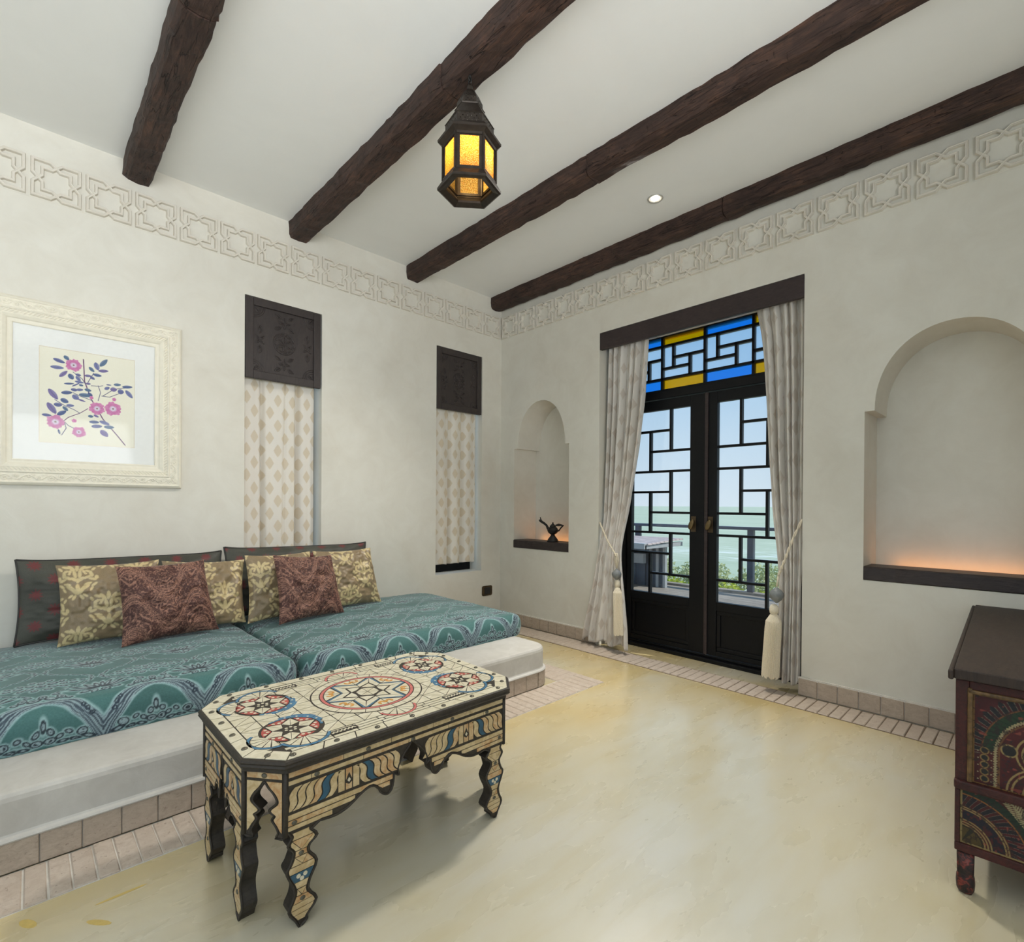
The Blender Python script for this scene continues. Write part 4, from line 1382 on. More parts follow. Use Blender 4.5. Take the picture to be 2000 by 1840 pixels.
def mattress(x0, x1, label, u_off, seed):
    y0, y1, zb, h = -1.195, -0.004, 0.241, 0.135
    L, W = x1 - x0, y1 - y0
    r = 0.040
    step = 0.0034
    def unroll(n_len):
        """positions of an unrolled strip: drop h, rounded edge r, flat, rounded edge, drop"""
        tot = n_len - 2 * r + PI * r + 2 * (h - r)
        s = np.linspace(0, tot, int(tot / step))
        p, dr = np.zeros_like(s), np.zeros_like(s)
        a = h - r
        q = PI * r / 2
        e = n_len - 2 * r
        i1 = s < a
        p[i1], dr[i1] = 0, h - s[i1]
        i2 = (s >= a) & (s < a + q)
        th = (s[i2] - a) / r
        p[i2], dr[i2] = r - r * np.cos(th), r - r * np.sin(th)
        i3 = (s >= a + q) & (s < a + q + e)
        p[i3] = r + s[i3] - a - q
        i4 = (s >= a + q + e) & (s < a + 2 * q + e)
        th = (s[i4] - a - q - e) / r
        p[i4], dr[i4] = n_len - r + r * np.sin(th), r - r * np.cos(th)
        i5 = s >= a + 2 * q + e
        p[i5], dr[i5] = n_len, r + s[i5] - (a + 2 * q + e)
        return s, p, dr
    su, pu, du = unroll(L)
    sv, pv, dv = unroll(W)
    U, V = np.meshgrid(su, sv, indexing='ij')
    X, Y = np.meshgrid(pu, pv, indexing='ij')
    DX_, DY_ = np.meshgrid(du, dv, indexing='ij')
    drop = np.minimum(h, (DX_ ** 4 + DY_ ** 4) ** 0.25)
    # round the plan corners
    Rc = 0.075
    qx = np.where(X < Rc, X - Rc, np.where(X > L - Rc, X - (L - Rc), 0))
    qy = np.where(Y < Rc, Y - Rc, np.where(Y > W - Rc, Y - (W - Rc), 0))
    m_, e_ = np.maximum(np.abs(qx), np.abs(qy)), np.sqrt(qx ** 2 + qy ** 2) + 1e-9
    k = np.where((qx != 0) & (qy != 0), m_ / e_, 1.0)
    X2, Y2 = X + qx * (k - 1), Y + qy * (k - 1)
    nx, ny = 2 * X / L - 1, 2 * Y / W - 1
    crown = 0.026 * (1 - np.abs(nx) ** 3.5) * (1 - np.abs(ny) ** 5)
    Z = zb + h - drop + crown
    fold = (vnoise(U * 26, V * 3, seed) - 0.5) * 0.006 * sstep(0.0, 0.06, DY_) + (vnoise(U * 3, V * 20, seed + 1) - 0.5) * 0.006 * sstep(0.0, 0.06, DX_)
    Z = Z + (vnoise(U * 5, V * 6, seed + 2) - 0.5) * 0.008 * sstep(0.05, 0.0, drop)
    puff = 0.012 * np.sin(PI * np.clip(drop / h, 0, 1))
    Y2 = Y2 - np.where(Y < W / 2, 1, -1) * (fold + puff) * (DY_ > 0) * (Y < W / 2)
    X2 = X2 + np.where(nx > 0, 1, -1) * (fold + puff) * (DX_ > 0) * 0.6
    col, rel = brocade(U + u_off, V)
    Z = Z + 0.0016 * rel * (drop < 0.02)
    P = np.stack([x0 + X2, y0 + Y2, Z], -1)
    o = grid_mesh('mattress', P, M['velvet'], None, ((x0 + x1) / 2, (y0 + y1) / 2, zb), col=col, flip=False)
    tag(o, label, 'mattress', 'teal brocade mattresses')
    return o
mattress(-3.86, -2.388, 'teal brocade velvet mattress with navy garland border, lying below the flower picture', -0.02, 3)
mattress(-2.360, -0.872, 'teal brocade velvet mattress with navy garland border, at the end nearest the glazed door', 0.03, 7)

# ------------------------------------------------------------------ cushions
def damask(u, v, s):
    """gold scrolls on taupe; u, v in metres from the cushion centre"""
    P, Q = 0.30, 0.40
    u, v = u * 1.22, v * 1.22
    u = u + 0.006 * (vnoise(u * 30, v * 30, s) - 0.5)
    d = np.full_like(u, 9.0)
    for o in (0, 1):
        X = (u / P + 0.5 * o - np.floor(u / P + 0.5 * o + 0.5)) * P
        Y = (v / Q + 0.5 * o - np.floor(v / Q + 0.5 * o + 0.5)) * Q
        A = np.abs(X)
        for (ex, ey, a, b, an) in ((0, -.055, .012, .034, 0), (.022, -.060, .010, .030, -.5), (.040, -.045, .009, .026, -.9), (.052, -.022, .008, .020, -1.3), (0, .000, .010, .016, 0), (.018, .010, .010, .018, -.8),
                                   (.046, .020, .022, .009, .5), (.066, .040, .009, .020, .2), (.056, .062, .018, .008, -.5), (.034, .060, .008, .013, .3), (.040, .046, .008, .006, 0), (.012, .045, .009, .028, -.15), (.026, .085, .010, .026, -.6),
                                   (.050, .092, .020, .009, .3), (0, .092, .010, .028, 0), (.074, .006, .020, .008, -.4), (.092, .018, .010, .014, .3), (.080, .078, .014, .008, 1.0), (.020, -.105, .008, .018, .6), (.038, -.096, .007, .016, 1.0), (.084, -.030, .008, .018, -.9), (.070, -.056, .007, .016, -.6)):
            d = np.minimum(d, ell(A, Y, ex, ey, a, b, an))
    m = sstep(0.0016, -0.0010, d)
    base = np.ones(u.shape + (3,)) * np.array(lin(140, 121, 92))
    col = blend(base, m * 0.92, (210, 190, 142))
    return np.clip(col, 0, 1)

def paisley(u, v, s):
    """copper line work on plum brown"""
    w = 0.012 * (vnoise(u * 20, v * 20, s) - 0.5)
    P, Q = 0.30, 0.34
    X = u / P
    Y = (v + 0.03 * (s % 3)) / Q
    og = np.abs(np.abs(((Y + 0.25 * np.cos(2 * PI * X)) % 1.0) - 0.5) - 0.25) * Q
    f1 = og + w
    r = np.sqrt((((X + 0.5) % 1.0 - 0.5) * P) ** 2 + ((Y + 0.0) % 1.0 - 0.5) ** 2 * Q * Q * 0.6)
    r2 = np.sqrt(((X % 1.0 - 0.5) * P) ** 2 + ((Y + 0.5) % 1.0 - 0.5) ** 2 * Q * Q * 0.6)
    rr = np.minimum(r, r2)
    band = sstep(0.030, 0.024, f1)
    line = sstep(0.45, 0.85, np.cos(2 * PI * f1 / 0.012))
    beads = sstep(0.1, 0.6, np.cos(2 * PI * (u + v) / 0.014) * np.cos(2 * PI * (u - v) / 0.014)) * sstep(0.010, 0.006, np.abs(f1 - 0.013))
    pet = rr + 0.010 * np.cos(8 * np.arctan2((Y % 1.0 - 0.5) * Q, ((X + 0.5) % 1.0 - 0.5) * P)) * sstep(0.0, 0.05, rr)
    flor = sstep(0.30, 0.80, np.cos(2 * PI * (pet + w * 2.2) / 0.018)) * (0.35 + 0.65 * (vnoise(u * 90, v * 90, s + 2) > 0.4))
    curl = sstep(0.055, 0.025, np.abs(vnoise(u * 75, v * 75, s + 3) - 0.5)) * 0.8
    fine = sstep(0.60, 0.78, vnoise(u * 230, v * 230, s + 5))
    k = np.clip(np.maximum(line * band * 0.75, np.maximum(beads, np.maximum(flor * (rr < 0.075), curl) * (1 - band) * 0.7)) * 0.8 + fine * 0.28, 0, 1)
    base = np.ones(u.shape + (3,)) * np.array(lin(74, 47, 42)) * (0.8 + 0.5 * vnoise(u * 14, v * 14, s))[..., None]
    return np.clip(blend(base, k, (186, 138, 116)), 0, 1)

def dots(u, v, s):
    P = 0.155
    d = np.full_like(u, 9.0)
    for o in (0, 1):
        X = (u / P + 0.5 * o - np.floor(u / P + 0.5 * o + 0.5)) * P
        Y = (v / P + 0.5 * o - np.floor(v / P + 0.5 * o + 0.5)) * P
        d = np.minimum(d, np.sqrt(X ** 2 + Y ** 2) + 0.007 * np.cos(10 * np.arctan2(Y, X)) + 0.008 * (vnoise(u * 90, v * 90, s) - 0.5))
    m = sstep(0.028, 0.018, d)
    base = np.ones(u.shape + (3,)) * np.array(lin(72, 72, 64))
    base = base * (0.8 + 0.45 * vnoise(u * 9, v * 9, s))[..., None]
    return np.clip(blend(base, m * 0.8, (116, 50, 52)), 0, 1)

def cushion(name, w, h, T, pat, mat, seed, label, cat, group, corners, piping=False, step=0.0032):
    """corners: world positions of bottom-left, bottom-right, top-left, top-right of the cushion's mid plane; front faces -y"""
    bl, br, tl, tr = [np.array(c, float) for c in corners]
    n1, n2 = int(w / step), int(h / step)
    s = np.linspace(-1, 1, n1)
    t = np.linspace(-1, 1, n2)
    S, Tt = np.meshgrid(s, t, indexing='ij')
    # edges bow inwards between the pointed corners
    bw, bh = 0.016 / (w / 2), 0.014 / (h / 2)
    S2 = S * (1 - bw * (1 - Tt ** 2) * np.abs(S) ** 3)
    T2 = Tt * (1 - bh * (1 - np.abs(S) ** (2 if w < 0.6 else 6)) * np.abs(Tt) ** 3)
    a, b = (S2 + 1) / 2, (T2 + 1) / 2
    base_p = (bl[None, None] * ((1 - a) * (1 - b))[..., None] + br * (a * (1 - b))[..., None] + tl * ((1 - a) * b)[..., None] + tr * (a * b)[..., None])
    nrm = np.cross(br - bl, tl - bl)
    nrm = nrm / np.linalg.norm(nrm)
    if nrm[1] > 0:
        nrm = -nrm
    prof = np.clip((1 - np.abs(S) ** 2.2) * (1 - np.abs(Tt) ** 2.2), 0, 1) ** 0.58
    wr = (vnoise(S * 4 + seed, Tt * 4, seed) - 0.5) * 0.030 * prof + (vnoise(S * 11, Tt * 11 + seed, seed + 1) - 0.5) * 0.012 * prof
    edge = 1 - np.minimum(1 - np.abs(S), 1 - np.abs(Tt))
    wr = wr + 0.007 * np.sin(26 * S + 3 * seed) * sstep(0.6, 0.95, edge) * prof
    fr_ = base_p + nrm * (T / 2 * prof + wr)[..., None]
    col = pat(S * w / 2 + 0.01 * seed, Tt * h / 2 + 0.05 * seed, seed)
    cen = (bl + br) / 2
    root = thing(name, tuple(cen), label, cat, group)
    fr_[..., 2] = np.maximum(fr_[..., 2], bl[2] - 0.002)
    grid_mesh('cover_front', fr_, mat, root, col=col, flip=False)
    k = 4
    bk = base_p - nrm * (T / 2 * prof * 0.8)[..., None]
    ii = np.unique(np.r_[np.arange(0, n1, k), n1 - 1])
    jj = np.unique(np.r_[np.arange(0, n2, k), n2 - 1])
    bk = bk[ii][:, jj]
    bk[..., 2] = np.maximum(bk[..., 2], bl[2] - 0.002)
    grid_mesh('cover_back', bk, mat, root, col=col[ii][:, jj], flip=True)
    if piping:
        pth = [base_p[i, 0] for i in range(0, n1, 6)] + [base_p[-1, j] for j in range(0, n2, 6)] + [base_p[i, -1] for i in range(n1 - 1, -1, -6)] + [base_p[0, j] for j in range(n2 - 1, -1, -6)]
        MB().tube([tuple(p) for p in pth], 0.005, 6, close=True).build('piping', M['piping'], root, smooth=True)
    return root
ZS = 0.402
CG = 'gold damask cushions on the daybed'
cushion('back_cushion', 0.93, 0.43, 0.13, dots, M['darkcloth'], 1, 'long charcoal cushion with maroon dots against the wall, below the flower picture', 'cushion', 'long charcoal back cushions',
        [(-3.372, -0.135, ZS), (-2.440, -0.135, ZS), (-3.368, -0.060, ZS + .425), (-2.436, -0.060, ZS + .418)], True)
cushion('back_cushion', 0.97, 0.43, 0.13, dots, M['darkcloth'], 2, 'long charcoal cushion with maroon dots against the wall, standing in front of a window curtain', 'cushion', 'long charcoal back cushions',
        [(-2.420, -0.150, ZS), (-1.470, -0.140, ZS), (-2.424, -0.070, ZS + .440), (-1.448, -0.060, ZS + .428)], True)
cushion('gold_cushion', 0.43, 0.41, 0.14, damask, M['goldcloth'], 1, 'gold damask cushion leaning on the charcoal cushion, its left part uncovered, below the flower picture', 'cushion', CG,
        [(-3.218, -0.285, ZS), (-2.800, -0.310, ZS), (-3.222, -0.190, ZS + .398), (-2.785, -0.195, ZS + .398)])
cushion('gold_cushion', 0.42, 0.40, 0.13, damask, M['goldcloth'], 4, 'gold damask cushion mostly behind the larger brown paisley cushion', 'cushion', CG,
        [(-2.775, -0.330, ZS), (-2.365, -0.320, ZS), (-2.778, -0.225, ZS + .392), (-2.352, -0.235, ZS + .372)])
cushion('gold_cushion', 0.42, 0.41, 0.13, damask, M['goldcloth'], 2, 'gold damask cushion at the gap between the mattresses, half behind a brown paisley cushion', 'cushion', CG,
        [(-2.372, -0.375, ZS), (-1.960, -0.330, ZS), (-2.362, -0.270, ZS + .400), (-1.945, -0.240, ZS + .400)])
cushion('gold_cushion', 0.43, 0.40, 0.14, damask, M['goldcloth'], 3, 'gold damask cushion at the end of the row nearest the glazed door', 'cushion', CG,
        [(-1.925, -0.335, ZS + .004), (-1.440, -0.290, ZS + .004), (-1.925, -0.225, ZS + .398), (-1.505, -0.240, ZS + .400)])
cushion('brown_cushion', 0.45, 0.42, 0.16, paisley, M['browncloth'], 3, 'brown paisley cushion in front of two gold cushions on the mattress below the picture', 'cushion', 'brown paisley cushions',
        [(-2.988, -0.500, ZS), (-2.532, -0.405, ZS), (-3.000, -0.375, ZS + .390), (-2.598, -0.355, ZS + .398)])
cushion('brown_cushion', 0.43, 0.42, 0.15, paisley, M['browncloth'], 5, 'brown paisley cushion in front of two gold cushions on the mattress nearest the door', 'cushion', 'brown paisley cushions',
        [(-2.248, -0.530, ZS), (-1.800, -0.445, ZS), (-2.242, -0.405, ZS + .405), (-1.860, -0.375, ZS + .378)])
LV= [[-0.737,0.777,-0.498,0.718,0.048],[-0.792,0.599,-0.521,0.604,0.048],[-0.521,0.873,-0.418,0.792,0.048],[-0.611,0.408,-0.452,0.554,0.046],[-0.417,0.497,-0.335,0.386,0.06],[-0.288,0.504,-0.17,0.496,0.036],[-0.277,0.468,-0.182,0.37,0.042],[-0.003,0.708,0.106,0.611,0.042],[-0.099,0.506,0.046,0.514,0.036],[0.082,0.557,0.266,0.546,0.042],[0.021,0.498,0.119,0.449,0.036],[0.13,0.829,0.192,0.662,0.058],[0.229,0.756,0.39,0.934,0.054],[0.192,0.649,0.416,0.677,0.042],[-0.52,0.274,-0.311,0.298,0.026],[-0.358,0.235,-0.194,0.331,0.018],[-0.3,0.354,-0.11,0.342,0.034],[-0.217,0.29,-0.122,0.278,0.03],[-0.074,0.335,0.034,0.337,0.03],[-0.576,0.072,-0.346,0.105,0.05],[-0.381,0.17,-0.24,0.163,0.042],[-0.276,0.171,-0.122,0.191,0.036],[-0.098,0.206,0.047,0.187,0.042],[-0.824,0.125,-0.644,-0.083,0.066],[-0.587,-0.064,-0.427,-0.119,0.06],[-0.723,-0.189,-0.553,-0.194,0.054],[-0.473,-0.185,-0.31,-0.179,0.038],[-0.541,-0.217,-0.438,-0.304,0.042],[-0.846,-0.167,-0.677,-0.39,0.07],[-0.655,-0.412,-0.472,-0.308,0.054],[-0.955,-0.43,-0.767,-0.435,0.038],[-0.346,0.051,-0.216,-0.032,0.066],[-0.217,0.079,0.071,0.077,0.054],[-0.24,-0.023,-0.073,-0.066,0.024],[-0.026,0.141,0.071,0.077,0.036],[0.367,0.369,0.48,0.371,0.018],[0.329,0.262,0.442,0.315,0.042],[0.53,0.39,0.697,0.408,0.038],[0.455,0.278,0.607,0.284,0.06],[0.723,0.364,0.959,0.39,0.042],[0.62,0.247,0.762,0.252,0.072],[0.801,0.296,0.96,0.132,0.054],[-0.024,-0.373,0.097,-0.374,0.036],[0.097,-0.336,0.207,-0.376,0.03],[0.0,-0.497,0.22,-0.489,0.042],[0.049,-0.593,0.282,-0.572,0.05],[0.22,-0.463,0.445,-0.519,0.048],[0.32,-0.581,0.546,-0.574,0.05],[0.245,-0.664,0.408,-0.791,0.07],[-0.631,-0.714,-0.597,-0.821,0.022]]
FLW= [[-0.324,0.696,0.168],[0.17,-0.189,0.173],[0.52,-0.157,0.192],[-0.688,-0.561,0.187],[-0.214,-0.74,0.149],[-0.309,-0.501,0.053],[0.544,0.057,0.053],[0.047,0.036,0.048]]
STM= [[[-0.124,0.852],[-0.111,0.654],[-0.098,0.381],[-0.026,0.191],[0.047,-0.001],[0.195,-0.237],[0.294,-0.405],[0.445,-0.57],[0.624,-0.762],[0.792,-0.957]],[[-0.025,-0.21],[-0.192,-0.328],[-0.426,-0.438],[-0.518,-0.521]],[[-0.518,-0.533],[-0.425,-0.622],[-0.214,-0.703]],[[0.046,0.301],[0.218,0.311],[0.292,0.333]],[[0.194,-0.009],[0.243,0.174],[0.193,0.32]],[[0.268,0.101],[0.443,0.097],[0.646,0.199]],[[-0.335,0.546],[-0.146,0.425],[-0.074,0.31]],[[-0.701,-0.089],[-0.519,-0.19],[-0.31,-0.266],[-0.192,-0.328]],[[-0.518,-0.533],[-0.471,-0.676],[-0.563,-0.83]],[[0.072,-0.024],[-0.193,0.045],[-0.334,0.102]],[[0.293,0.104],[0.544,0.289],[0.801,0.348]],[[0.094,0.584],[-0.026,0.366]]]
# ------------------------------------------------------------------ framed flower print
pic = thing('framed_print', (-3.08, -0.02, 1.206), 'botanical print of pink roses in a wide ornate ivory frame above the daybed', 'picture')
PX0, PX1, PZ0, PZ1 = -3.516, -2.644, 1.206, 2.172
FW = 0.136
def frame_side(p0, p1, inward, name):
    """mitred moulding from corner p0 to p1; carved scrolls, rope bead and cove"""
    p0, p1, inward = np.array(p0), np.array(p1), np.array(inward)
    L = np.linalg.norm(p1 - p0)
    dirv = (p1 - p0) / L
    ns, nt = int(L / 0.0022), 58
    S, Tt = np.meshgrid(np.linspace(0, 1, ns), np.linspace(0, 1, nt), indexing='ij')
    t = Tt * FW
    s = S * (L - 2 * t) + t
    h = np.interp(t, [0, .002, .014, .018, .020, .064, .066, .072, .074, .092, .094, .112, .114, .128, .130, .136], [0, .020, .030, .031, .024, .026, .032, .032, .024, .022, .026, .016, .011, .008, .012, .006])
    # scroll band
    tc = (t - 0.042) / 0.021
    P = 0.088
    q = (s - L / 2) / P
    x = (q - np.floor(q) - 0.5) * P
    alt = (np.floor(q) % 2) * 2 - 1
    orn = np.zeros_like(t)
    yy = (t - 0.042)
    for cx, cy, r in ((-.020, .004, .013), (.020, -.004, .013), (0, .010, .008), (.036, .010, .007), (-.036, -.010, .007)):
        rr = np.sqrt((x - cx) ** 2 + (yy - alt * cy) ** 2)
        an = np.arctan2(yy - alt * cy, x - cx)
        sp = np.cos(2 * PI * rr / (r * 0.62) - an * alt) * np.exp(-(rr / r) ** 2.4)
        orn = np.maximum(orn, np.clip(sp, 0, 1))
    orn = np.maximum(orn, np.clip(1 - np.abs(yy - 0.011 * np.sin(2 * PI * q)) / 0.0035, 0, 1) * 0.7)
    h = h + 0.0075 * orn * np.clip(1.15 - np.abs(tc) ** 6, 0, 1)
    bead = np.clip(np.cos(2 * PI * (s / 0.0165 + (t - 0.083) / 0.016)), -0.4, 1)
    h = h + 0.005 * bead * np.clip(1 - (np.abs(t - 0.083) / 0.009) ** 3, 0, 1)
    pts = p0 + dirv * s[..., None] + inward * t[..., None]
    P3 = np.stack([pts[..., 0], -0.002 - h, pts[..., 1]], -1)
    grid_mesh(name, P3, M['frame'], pic)
frame_side((PX0, PZ1), (PX1, PZ1), (0, -1), 'frame_rail')
frame_side((PX0, PZ0), (PX1, PZ0), (0, 1), 'frame_rail')
frame_side((PX1, PZ0), (PX1, PZ1), (-1, 0), 'frame_stile')
frame_side((PX0, PZ0), (PX0, PZ1), (1, 0), 'frame_stile')
MB().box(PX0 + 0.01, PX1 - 0.01, -0.002, -0.0005, PZ0 + 0.01, PZ1 - 0.01).build('backing', M['mat'], pic)
ax0, ax1, az0, az1 = -3.2795, -2.8765, 1.4375, 1.9385
mt = MB()
mx0, mx1, mz0, mz1 = PX0 + FW - 0.004, PX1 - FW + 0.004, PZ0 + FW - 0.004, PZ1 - FW + 0.004
mt.box(mx0, ax0, -0.006, -0.003, mz0, mz1).box(ax1, mx1, -0.006, -0.003, mz0, mz1).box(ax0, ax1, -0.006, -0.003, mz0, az0).box(ax0, ax1, -0.006, -0.003, az1, mz1)
mt.build('mount', M['mat'], pic)
MB().box(ax0 - 0.002, ax1 + 0.002, -0.0064, -0.0058, az0 - 0.0025, az0).box(ax0 - 0.002, ax1 + 0.002, -0.0064, -0.0058, az1, az1 + 0.0025).box(ax0 - 0.002, ax0, -0.0064, -0.0058, az0, az1).box(ax1, ax1 + 0.002, -0.0064, -0.0058, az0, az1).build('mount_bevel', M['rope'], pic)
def artwork():
    nu, nv = 300, 370
    a, b = np.meshgrid(np.linspace(-1, 1, nu), np.linspace(-1, 1, nv), indexing='ij')
    asp = 0.2505 / 0.2015
    col = np.ones((nu, nv, 3)) * np.array(lin(237, 234, 216))
    X, Y = a, b * asp
    for k, st in enumerate(STM):
        d = np.full_like(a, 9.0)
        for i in range(len(st) - 1):
            p, q = np.array([st[i][0], st[i][1] * asp]), np.array([st[i + 1][0], st[i + 1][1] * asp])
            e = q - p
            t = np.clip(((X - p[0]) * e[0] + (Y - p[1]) * e[1]) / (e @ e), 0, 1)
            d = np.minimum(d, np.hypot(X - p[0] - t * e[0], Y - p[1] - t * e[1]))
        w = 0.012 if k == 0 else 0.008
        col = blend(col, sstep(w + 0.004, w - 0.003, d), (108, 72, 112) if k < 2 else (104, 104, 132))
    for k, (x1, y1, x2, y2, w) in enumerate(LV):
        p, q = np.array([x1, y1 * asp]), np.array([x2, y2 * asp])
        e = q - p
        L = np.hypot(*e)
        t = ((X - p[0]) * e[0] + (Y - p[1]) * e[1]) / (L * L)
        n = (-(X - p[0]) * e[1] + (Y - p[1]) * e[0]) / L
        wd = w * np.sqrt(np.clip(np.sin(PI * np.clip(t, 0, 1) ** 0.9), 0, 1)) ** 1.2
        m = sstep(0.006, -0.006, np.abs(n) - wd) * ((t > 0) & (t < 1))
        c = [(104, 110, 154), (118, 124, 166), (98, 122, 150), (126, 116, 162), (90, 106, 146)][k % 5]
        col = blend(col, m, c)
        col = blend(col, m * sstep(0.006, 0.002, np.abs(n)) * 0.6, (60, 66, 108))
        col = blend(col, m * sstep(0.1, 0.9, n / max(w, 1e-3)) * 0.35, (160, 166, 190))
    for k, (cx, cy, r) in enumerate(FLW):
        dx, dy = X - cx, Y - cy * asp
        rr, an = np.hypot(dx, dy), np.arctan2(dy, dx)
        lim = r * (0.84 + 0.16 * np.abs(np.cos(2.5 * an + k)) + 0.05 * np.sin(13 * an) + 0.16 * (vnoise(X * 14, Y * 14, k) - 0.5))
        m = sstep(0.006, -0.008, rr - lim)
        col = blend(col, m, (204, 124, 172))
        col = blend(col, m * sstep(0.35, 1.0, rr / lim) * 0.45 * (0.5 + 0.5 * np.cos(5 * an + 2 * k)), (232, 176, 208))
        if k < 5:
            col = blend(col, m * (0.5 + 0.5 * np.cos(24 * an)) * 0.25, (172, 88, 146))
            c2 = sstep(0.010, -0.006, rr - 0.36 * r * (1 + 0.25 * np.cos(14 * an)))
            col = blend(col, c2, (216, 206, 222))
            col = blend(col, sstep(0.012, 0.0, rr - 0.09 * r), (140, 120, 110))
    P = np.stack([ax0 + (a + 1) / 2 * (ax1 - ax0), np.full_like(a, -0.0045), az0 + (b + 1) / 2 * (az1 - az0)], -1)
    grid_mesh('printed_sheet', P, M['artpaper'], pic, col=np.clip(col, 0, 1))
artwork()
MB().box(mx0, mx1, -0.0095, -0.008, mz0, mz1).build('glazing', M['picture_glass'], pic)

# ------------------------------------------------------------------ hanging lantern
LX, LY = -1.956, -1.930
la = math.atan2(-3.66 - LY, -3.344 - LX)          # one flat side faces the camera's corner of the room
lan = thing('lantern', (LX, LY, 2.455), 'hexagonal pierced metal lantern with glowing amber glass, hanging from a ceiling beam', 'lantern')
def hexp(r, z, n=6, off=PI / 6):
    return [(LX + r * math.cos(la + off + k * PI / 3), LY + r * math.sin(la + off + k * PI / 3), z) for k in range(6)]
def hexloft(mb, lst, cap=False):
    V = [p for r, z in lst for p in hexp(r, z)]
    F = [(i * 6 + k, i * 6 + (k + 1) % 6, (i + 1) * 6 + (k + 1) % 6, (i + 1) * 6 + k) for i in range(len(lst) - 1) for k in range(6)]
    return mb.add(V, F)
b = MB()
hexloft(b, [(0.113, 2.512), (0.1165, 2.512), (0.1175, 2.502), (0.122, 2.497), (0.137, 2.474), (0.137, 2.464), (0.128, 2.460), (0.100, 2.470), (0.098, 2.478), (0.113, 2.500), (0.113, 2.512)])
b.build('bottom_rim', M['lanternmetal'], lan)
b = MB()
hexloft(b, [(0.110, 2.645), (0.116, 2.645), (0.118, 2.655), (0.136, 2.668), (0.137, 2.677), (0.118, 2.698), (0.112, 2.702), (0.104, 2.702), (0.104, 2.66), (0.110, 2.645)])
b.build('upper_rim', M['lanternmetal'], lan)
# pierced roof in two hexagonal tiers and a dome
def pierced(lst, name, nh, mat='lanternmetal'):
    """six flat facets, each with round holes cut through"""
    m = MB()
    (r0, z0), (r1, z1) = lst
    A, B = hexp(r0, z0), hexp(r1, z1)
    for k in range(6):
        a0, a1, b0, b1 = Vector(A[k]), Vector(A[(k + 1) % 6]), Vector(B[k]), Vector(B[(k + 1) % 6])
        nx, nz = nh
        for i in range(nx):
            for j in range(nz):
                def P(u, v):
                    return a0.lerp(a1, u).lerp(b0.lerp(b1, u), v)
                u0, u1, v0, v1 = i / nx, (i + 1) / nx, j / nz, (j + 1) / nz
                hole = (i + j) % 2 == 0 and 0 < i < nx - 1
                if not hole:
                    m.add([P(u0, v0), P(u1, v0), P(u1, v1), P(u0, v1)], [(0, 1, 2, 3)])
                else:
                    um, vm, ru, rv = (u0 + u1) / 2, (v0 + v1) / 2, (u1 - u0) * 0.24, (v1 - v0) * 0.24
                    o = [P(u0, v0), P(um, v0), P(u1, v0), P(u1, vm), P(u1, v1), P(um, v1), P(u0, v1), P(u0, vm)]
                    q = [P(um + ru * math.cos(t), vm + rv * math.sin(t)) for t in (-3 * PI / 4, -PI / 2, -PI / 4, 0, PI / 4, PI / 2, 3 * PI / 4, PI)]
                    m.add(o + q, [(t, (t + 1) % 8, 8 + (t + 1) % 8, 8 + t) for t in range(8)])
    return m.build(name, M[mat], lan)
pierced([(0.104, 2.702), (0.104, 2.742)], 'pierced_collar', (11, 4))
b = MB()
hexloft(b, [(0.104, 2.740), (0.107, 2.742), (0.104, 2.746), (0.064, 2.806), (0.066, 2.810), (0.060, 2.814)])
b.build('roof_slope', M['lanternmetal'], lan)
pierced([(0.056, 2.812), (0.055, 2.842)], 'pierced_dome', (7, 4))
pierced([(0.055, 2.842), (0.040, 2.872)], 'pierced_dome', (7, 4))
b = MB()
hexloft(b, [(0.040, 2.872), (0.020, 2.893), (0.014, 2.898), (0.013, 2.915), (0.009, 2.925), (0.003, 2.928)])
b.build('crown', M['lanternmetal'], lan)
# frame bars and amber panes
HB, HT = hexp(0.113, 2.506), hexp(0.113, 2.655)
for k in range(6):
    MB().tube([HB[k], HT[k]], 0.006, 6).build('corner_bar', M['lanternmetal'], lan)
    a0, a1, b0, b1 = Vector(HB[k]), Vector(HB[(k + 1) % 6]), Vector(HT[k]), Vector(HT[(k + 1) % 6])
    inn = (Vector((LX, LY, 2.58)) - (a0 + a1 + b0 + b1) / 4).normalized() * 0.003
    def P(u, v, d=0):
        return a0.lerp(a1, u).lerp(b0.lerp(b1, u), v) + inn * d
    m = MB()
    for (u0, u1, v0, v1) in ((0.0, 0.15, 0, 1), (0.85, 1.0, 0, 1), (0.15, 0.85, 0, 0.07), (0.15, 0.85, 0.90, 1)):
        m.add([P(u0, v0), P(u1, v0), P(u1, v1), P(u0, v1), P(u0, v0, 1), P(u1, v0, 1), P(u1, v1, 1), P(u0, v1, 1)], [(0, 1, 2, 3), (7, 6, 5, 4), (0, 4, 5, 1), (1, 5, 6, 2), (2, 6, 7, 3), (3, 7, 4, 0)])
    m.build('pane_frame', M['lanternmetal'], lan)
    MB().add([P(0.1, 0.04, 0.7), P(0.9, 0.04, 0.7), P(0.9, 0.96, 0.7), P(0.1, 0.96, 0.7)], [(0, 1, 2, 3)]).build('amber_pane', M['amber'], lan)
MB().lathe([(0.004, -0.028), (0.016, -0.022), (0.023, -0.006), (0.023, 0.010), (0.014, 0.028), (0.011, 0.045)], (LX, LY, 2.615), 16).build('bulb', M['bulb'], lan, smooth=True)
MB().tube([(LX, LY, 2.658), (LX, LY, 2.75)], 0.012, 10).build('bulb_holder', M['lanternmetal'], lan)
